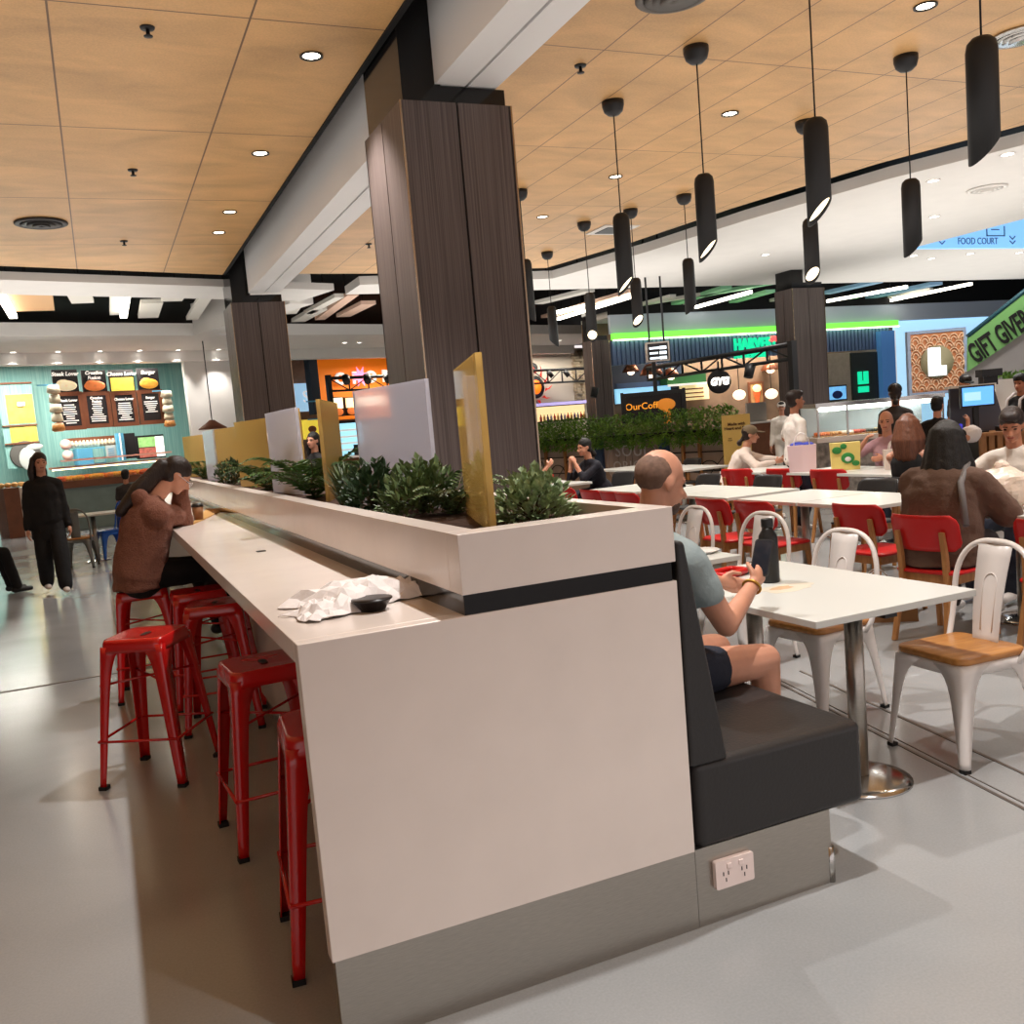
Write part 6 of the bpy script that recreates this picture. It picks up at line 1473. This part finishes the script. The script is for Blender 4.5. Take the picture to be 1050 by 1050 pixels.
for i in range(9000):
    a = rnd2.uniform(L0 - 2, L1); b = rnd2.gauss(0, .13); z = 1.2 + rnd2.uniform(.0, .38) * (1 - min(1, abs(b) / .4) * .4)
    if rnd2.random() < .35: z = 1.2 - rnd2.uniform(0, .2); b = -.16 - rnd2.uniform(0, .1)
    leaf(fo, FH.w(a, nH + b, z), FH.u * rnd2.uniform(-1, 1) - FH.n * rnd2.uniform(.1, 1) + V((0, 0, rnd2.uniform(-.9, .9))), rnd2.uniform(.06, .11), .016)
o = obj('foliage', fo, mat('hedge_leaf', (44, 92, 30), .55, c2=(126, 168, 60), scale=5), t); o['kind'] = 'stuff'
# yellow upright sign
nY = 14.0; t, u0, u1, z0, z1 = board(RG, 'standing_sign', 'yellow standing sign with brown lettering at the end of the hedge', 'sign', 742, 425, 770.5, 486, nY, mat('sign_yellow', (214, 184, 104), .6), .05)
Mbr = mat('sign_brown', (92, 62, 34), .6)
text('lettering', 'Made with\nHeart and Soul', .062, face(RG.w((u0 + u1) / 2, nY - .006, z1 - .17), RG.u, RG.n), Mbr, t, .003, bold=.0015)
text('lettering', 'soul\norigin', .03, face(RG.w(u0 + .1, nY - .006, z1 - .36), RG.u, RG.n), Mbr, t, .003)
obj('drawing', MB(RG.M @ Matrix.Translation((u0 + .25, nY, z0 + .25))).ell((0, 0, 0), (.15, .01, .09)).ell((-.05, 0, -.12), (.09, .01, .1)).ell((.1, 0, .06), (.06, .012, .06)), mat('drawing_blue', (148, 156, 186), .7), t)
obj('stand', MB(RG.M).box(u0 + .05, u0 + .1, nY + .05, nY + .1, 0, z0 + .2).box(u1 - .1, u1 - .05, nY + .05, nY + .1, 0, z0 + .2).box(u0, u1, nY - .1, nY + .2, 0, .03), M_dark, t)
# ------------------------------------------------------------------ sushi display counter and till
nS = 13.4; u0, _ = RG.px(838, 430, nS); u1, _ = RG.px(968, 430, nS)
t = thing('display_counter', 'glass sushi display counter glowing behind the diners', 'counter', RG.w((u0 + u1) / 2, nS, 0), RG.a)
Mcb = mat('sushi_base', (96, 92, 90), .5, c2=(176, 168, 160), scale=14)
obj('base', MB(RG.M).box(u0, u1, nS + .02, nS + .8, 0, .92), Mcb, t); obj('ledge', MB(RG.M).box(u0 - .03, u1 + .03, nS - .05, nS + .85, .92, .99), M_white, t)
obj('glass_front', MB(RG.M).box(u0, u1, nS, nS + .01, .99, 1.42), M_glass, t)
obj('canopy', MB(RG.M).box(u0 - .02, u1 + .02, nS - .02, nS + .8, 1.42, 1.48), M_steel2, t); obj('light_tube', MB(RG.M).box(u0 + .05, u1 - .05, nS + .05, nS + .12, 1.36, 1.42), emit('sushi_light', (255, 250, 236), 9), t)
obj('back_panel', MB(RG.M).box(u0, u1, nS + .7, nS + .74, .99, 1.42), mat('case_back', (150, 160, 164), .3), t)
for a in (u0, u0 + .42, u1 - .02): obj('mullion', MB(RG.M).box(a, a + .025, nS - .005, nS + .02, .99, 1.42), M_steel2, t)
cols = [(222, 120, 60), (206, 150, 90), (236, 226, 214), (170, 64, 44), (60, 60, 48), (224, 186, 120)]; rnd = random.Random(11)
for k in range(9):
    a = u0 + .15 + (u1 - u0 - .3) * k / 8.6; tt = thing('food_tray', 'tray of sushi pieces behind the counter glass', 'tray', RG.w(a, nS + .28, .99), RG.a, 'sushi trays in the display')
    obj('base', MB(RG.M).box(a - .085, a + .085, nS + .12, nS + .45, .992, 1.01), M_oak, tt); fo = MB(RG.M)
    for i in range(3):
        for j in range(4): fo.ell((a - .055 + .055 * i, nS + .17 + .075 * j, 1.035), (.024, .03, .026), None, 8, 6)
    obj('sushi', fo, mat('sushi_%d' % (k % 6), cols[k % 6], .6), tt)
lamp('AREA', 'sushi_lamp', RG.w((u0 + u1) / 2, nS + .3, 1.4), 14, (1, .97, .92), None, shape='RECTANGLE', size=2, size_y=.1)
# rear bench of the sushi stall, card reader, plant trough
u2, _ = RG.px(968, 420, nS + .3); u3 = u2 + 3.5
t = thing('till_counter', 'timber-slatted till counter at the right edge', 'counter', RG.w((u2 + u3) / 2, 11.3, 0), RG.a)
ua, _ = RG.px(1004, 440, 11.3); sl = MB(RG.M)
for k in range(24): sl.box(ua + .1 * k, ua + .1 * k + .07, 11.27, 11.32, 0, .93)
obj('slat', sl, M_oak2, t); obj('body', MB(RG.M).box(ua, ua + 2.4, 11.32, 11.9, 0, .93), M_dark, t); obj('worktop', MB(RG.M).box(ua - .04, ua + 2.45, 11.2, 11.95, .93, .97), M_oak2, t)
um, zm = RG.px(1003, 406, 11.45)
t = thing('till_monitor', 'till monitor with a blue screen on the counter behind the man in white', 'monitor', RG.w(um, 11.45, .97), RG.a)
obj('screen_body', MB(RG.M).box(um - .21, um + .21, 11.46, 11.5, zm - .13, zm + .13), M_dark, t); obj('display', MB(RG.M).box(um - .19, um + .19, 11.45, 11.46, zm - .11, zm + .11), emit('till_blue', (96, 168, 236), 1.3), t); obj('display_window', MB(RG.M).box(um - .17, um + .03, 11.445, 11.45, zm - .05, zm + .05), emit('till_pale', (160, 206, 250), 1.2), t)
obj('stand', MB(RG.M).box(um - .03, um + .03, 11.5, 11.55, .97, zm).box(um - .12, um + .12, 11.45, 11.62, .97, .985), M_dark, t)
t = thing('screen_guard', 'slate grey splash guard behind the till monitor', 'screen', RG.w(um, 11.8, .97), RG.a)
obj('panel', MB(RG.M).vprism([(um - .2, .97), (um + .5, .97), (um + .34, 1.56), (um - .2, 1.53)], 11.75, 11.79), mat('guard_slate', (76, 78, 92), .5), t); obj('shelf', MB(RG.M).box(um - .22, um + .36, 11.7, 11.85, 1.53, 1.56), M_plaster, t)
uc, zc = RG.px(1036, 436, 11.4)
t = thing('card_reader', 'black card reader on the till counter', 'card reader', RG.w(uc, 11.4, .97), RG.a); obj('body', MB(RG.M).box(uc - .14, uc + .12, 11.3, 11.5, .97, 1.03), M_dark, t, bevel=.01); obj('display', MB(RG.M).box(uc - .0, uc + .09, 11.31, 11.4, 1.03, 1.034), M_txt, t)
uc, zc = RG.px(1038, 386, 13.5)
t = thing('plant_trough', 'white trough with a low green plant at the right edge behind the till', 'planter', RG.w(uc, 13.5, zc - .2), RG.a)
obj('trough', MB(RG.M).box(uc - .3, uc + 1.0, 13.4, 13.8, 1.0, zc - .03), M_plaster, t); fo = MB()
for i in range(500): leaf(fo, RG.w(uc + rnd.uniform(-.3, 1), 13.6 + rnd.uniform(-.15, .15), zc - .05 + rnd.uniform(0, .08)), V((rnd.uniform(-1, 1), rnd.uniform(-1, 1), rnd.uniform(.1, 1))), .09, .014)
obj('foliage', fo, mat('hedge_leaf', (44, 92, 30), .55), t)
t = thing('camera_box', 'small black machine on the shelf behind the capped worker', 'machine', RG.w(RG.px(1014, 386, 13.2)[0], 13.2, 1.5), RG.a); a, z = RG.px(1014, 386, 13.2); obj('body', MB(RG.M).box(a - .1, a + .1, 13.15, 13.3, z - .12, z), M_dark, t); obj('head', MB(RG.M).box(a - .14, a + .14, 13.1, 13.3, z, z + .1), M_dark, t); obj('stand', MB(RG.M).box(a - .05, a + .05, 13.2, 13.25, 1.0, z), M_dark, t)
t = thing('rear_counter', 'pale rear worktop behind the sushi display', 'counter', RG.w(u2, 13.9, 0), RG.a); obj('body', MB(RG.M).box(u2 + .1, u3 + 1, 13.0, 13.9, 0, .97), M_plaster, t); obj('worktop', MB(RG.M).box(u2 + .05, u3 + 1, 12.95, 13.95, .97, 1.0), M_white, t)
# ------------------------------------------------------------------ bags on the tables
def tote(p, w, d, h, deg, m_, label, handle=True, extra=None):
    Fr_ = Frame(deg); u, n = p.dot(Fr_.u), p.dot(Fr_.n); t = thing('gift_bag', label, 'bag', p, Fr_.a)
    mb = MB(Fr_.M); z = p.z + .001
    rr = []
    for zz, k in ((0, .96), (h * .5, 1), (h, 1.04)): rr.append([(u - w / 2 * k, n - d / 2, z + zz), (u, n - d / 2 * 1.08, z + zz), (u + w / 2 * k, n - d / 2, z + zz), (u + w / 2 * k, n + d / 2, z + zz), (u, n + d / 2 * 1.08, z + zz), (u - w / 2 * k, n + d / 2, z + zz)])
    mb.loft(rr, smooth=False); obj('body', mb, m_, t)
    if handle:
        hb = MB(Fr_.M)
        for q in (-1, 1): hb.tube([(u + w * .28 * math.cos(a), n + q * d * .4, z + h + h * .45 * math.sin(a)) for a in [PI * i / 10 for i in range(11)]], .006, 5)
        obj('handle', hb, M_wmetal, t)
    if extra: obj('contents', MB(Fr_.M).ell((u - w * .15, n, z + h), (w * .28, d * .4, h * .12)).ell((u + w * .2, n, z + h), (w * .25, d * .4, h * .1)), extra, t)
    return t, Fr_, u, n, z
p = gz(823, 486, .75); p = V((7.18, 8.3, .75))
tote(V((7.26, 8.36, .75)), .30, .16, .30, -40, mat('bag_blush', (222, 196, 200), .6), 'blush-pink gift bag with blue tissue on the table', True, mat('tissue_blue', (52, 66, 170), .7))
t, F_, u, n, z = tote(V((7.5, 7.95, .75)), .30, .14, .30, -38, mat('bag_yellow', (226, 206, 120), .6), 'yellow snack bag with green shapes on the table', False)
Mgr = mat('bag_green', (48, 134, 62), .6)
obj('green_print', MB(F_.M).ell((u + .02, n - .08, z + .13), (.07, .008, .06)).ell((u - .09, n - .08, z + .22), (.05, .008, .04)).ell((u + .1, n - .08, z + .07), (.04, .008, .03)).ell((u - .02, n - .08, z + .26), (.035, .008, .03)), Mgr, t)
obj('pale_print', MB(F_.M).ell((u + .02, n - .084, z + .12), (.035, .008, .028)), M_wmetal, t)
tote(V((7.62, 7.35, .75)), .24, .13, .21, -38, M_white, 'small white carrier bag on the table left of the auburn-haired woman')
pq = gz(1028, 522, .75)
t = thing('plastic_bag', 'rumpled translucent white plastic bag on the table beside the brown-coated woman', 'bag', (pq.x, pq.y, .75))
obj('sheet', crumple((pq.x, pq.y, .75 + .13), (.2, .17, .135), 21, 30, 20, .16), mat('plastic_film', (208, 190, 174), .35, bump=.5, scale=18, sub=.1), t); obj('knot', crumple((pq.x, pq.y, 1.0), (.05, .05, .06), 22, 14, 10, .2), mat('plastic_film', (208, 190, 174), .35), t)
tag(obj('tissue_bundle', crumple((9.15, 7.72, 1.0), (.13, .1, .1), 30, 20, 12, .15), mat('crumpled_paper', (232, 226, 224), .75)), 'white bundle in the arms of the short dark-haired customer', 'bundle')
for i, (dx, dy) in enumerate(((0, 0), (.13, .07))):
    p = V((5.22 + dx, 10.95 + dy, .75)); t = thing('snack_box', ['orange paper snack box in front of the woman in navy', 'red paper snack box in front of the woman in navy'][i], 'food box', p); m_ = [mat('box_orange', (226, 106, 50), .6), mat('box_red', (196, 36, 30), .6)][i]
    obj('box', MB().loft([[(p.x + sx * k, p.y + sy * k, .751 + z) for sx, sy in ((-1, -1), (1, -1), (1, 1), (-1, 1))] for z, k in ((0, .045), (.12, .06))], smooth=False), m_, t); obj('fries', crumple((p.x, p.y, .87), (.05, .05, .03), i, 12, 8, .2), M_oak, t)
# ------------------------------------------------------------------ left aisle: blue chairs and a table
blu = mat('blue_painted_steel', (32, 96, 200), .35); gm = mat('gunmetal', (120, 120, 116), .4, metal=.6)
b0 = metal_chair('metal_chair', 'blue metal chair at the small table behind the woman in the fleece', 'blue metal chairs', blu, blu)
put(b0, .02, 16.0, 200, 'blue metal chair at the small table behind the woman in the fleece', 'bl')
put(b0, -1.72, 13.0, 20, 'blue metal chair under the person at the left edge', 'bl')
g0 = metal_chair('metal_chair', 'grey metal chair with a pale seat between the two women on the left', None, gm, M_oak); put(g0, -.42, 15.2, 80, 'grey metal chair with a pale seat between the two women on the left', 'g')
cafe_table(-.55, .15, 15.55, 16.25, 'small white table beyond the woman in the black suit', group=None)
# ---- people's dark stool legs at the left edge
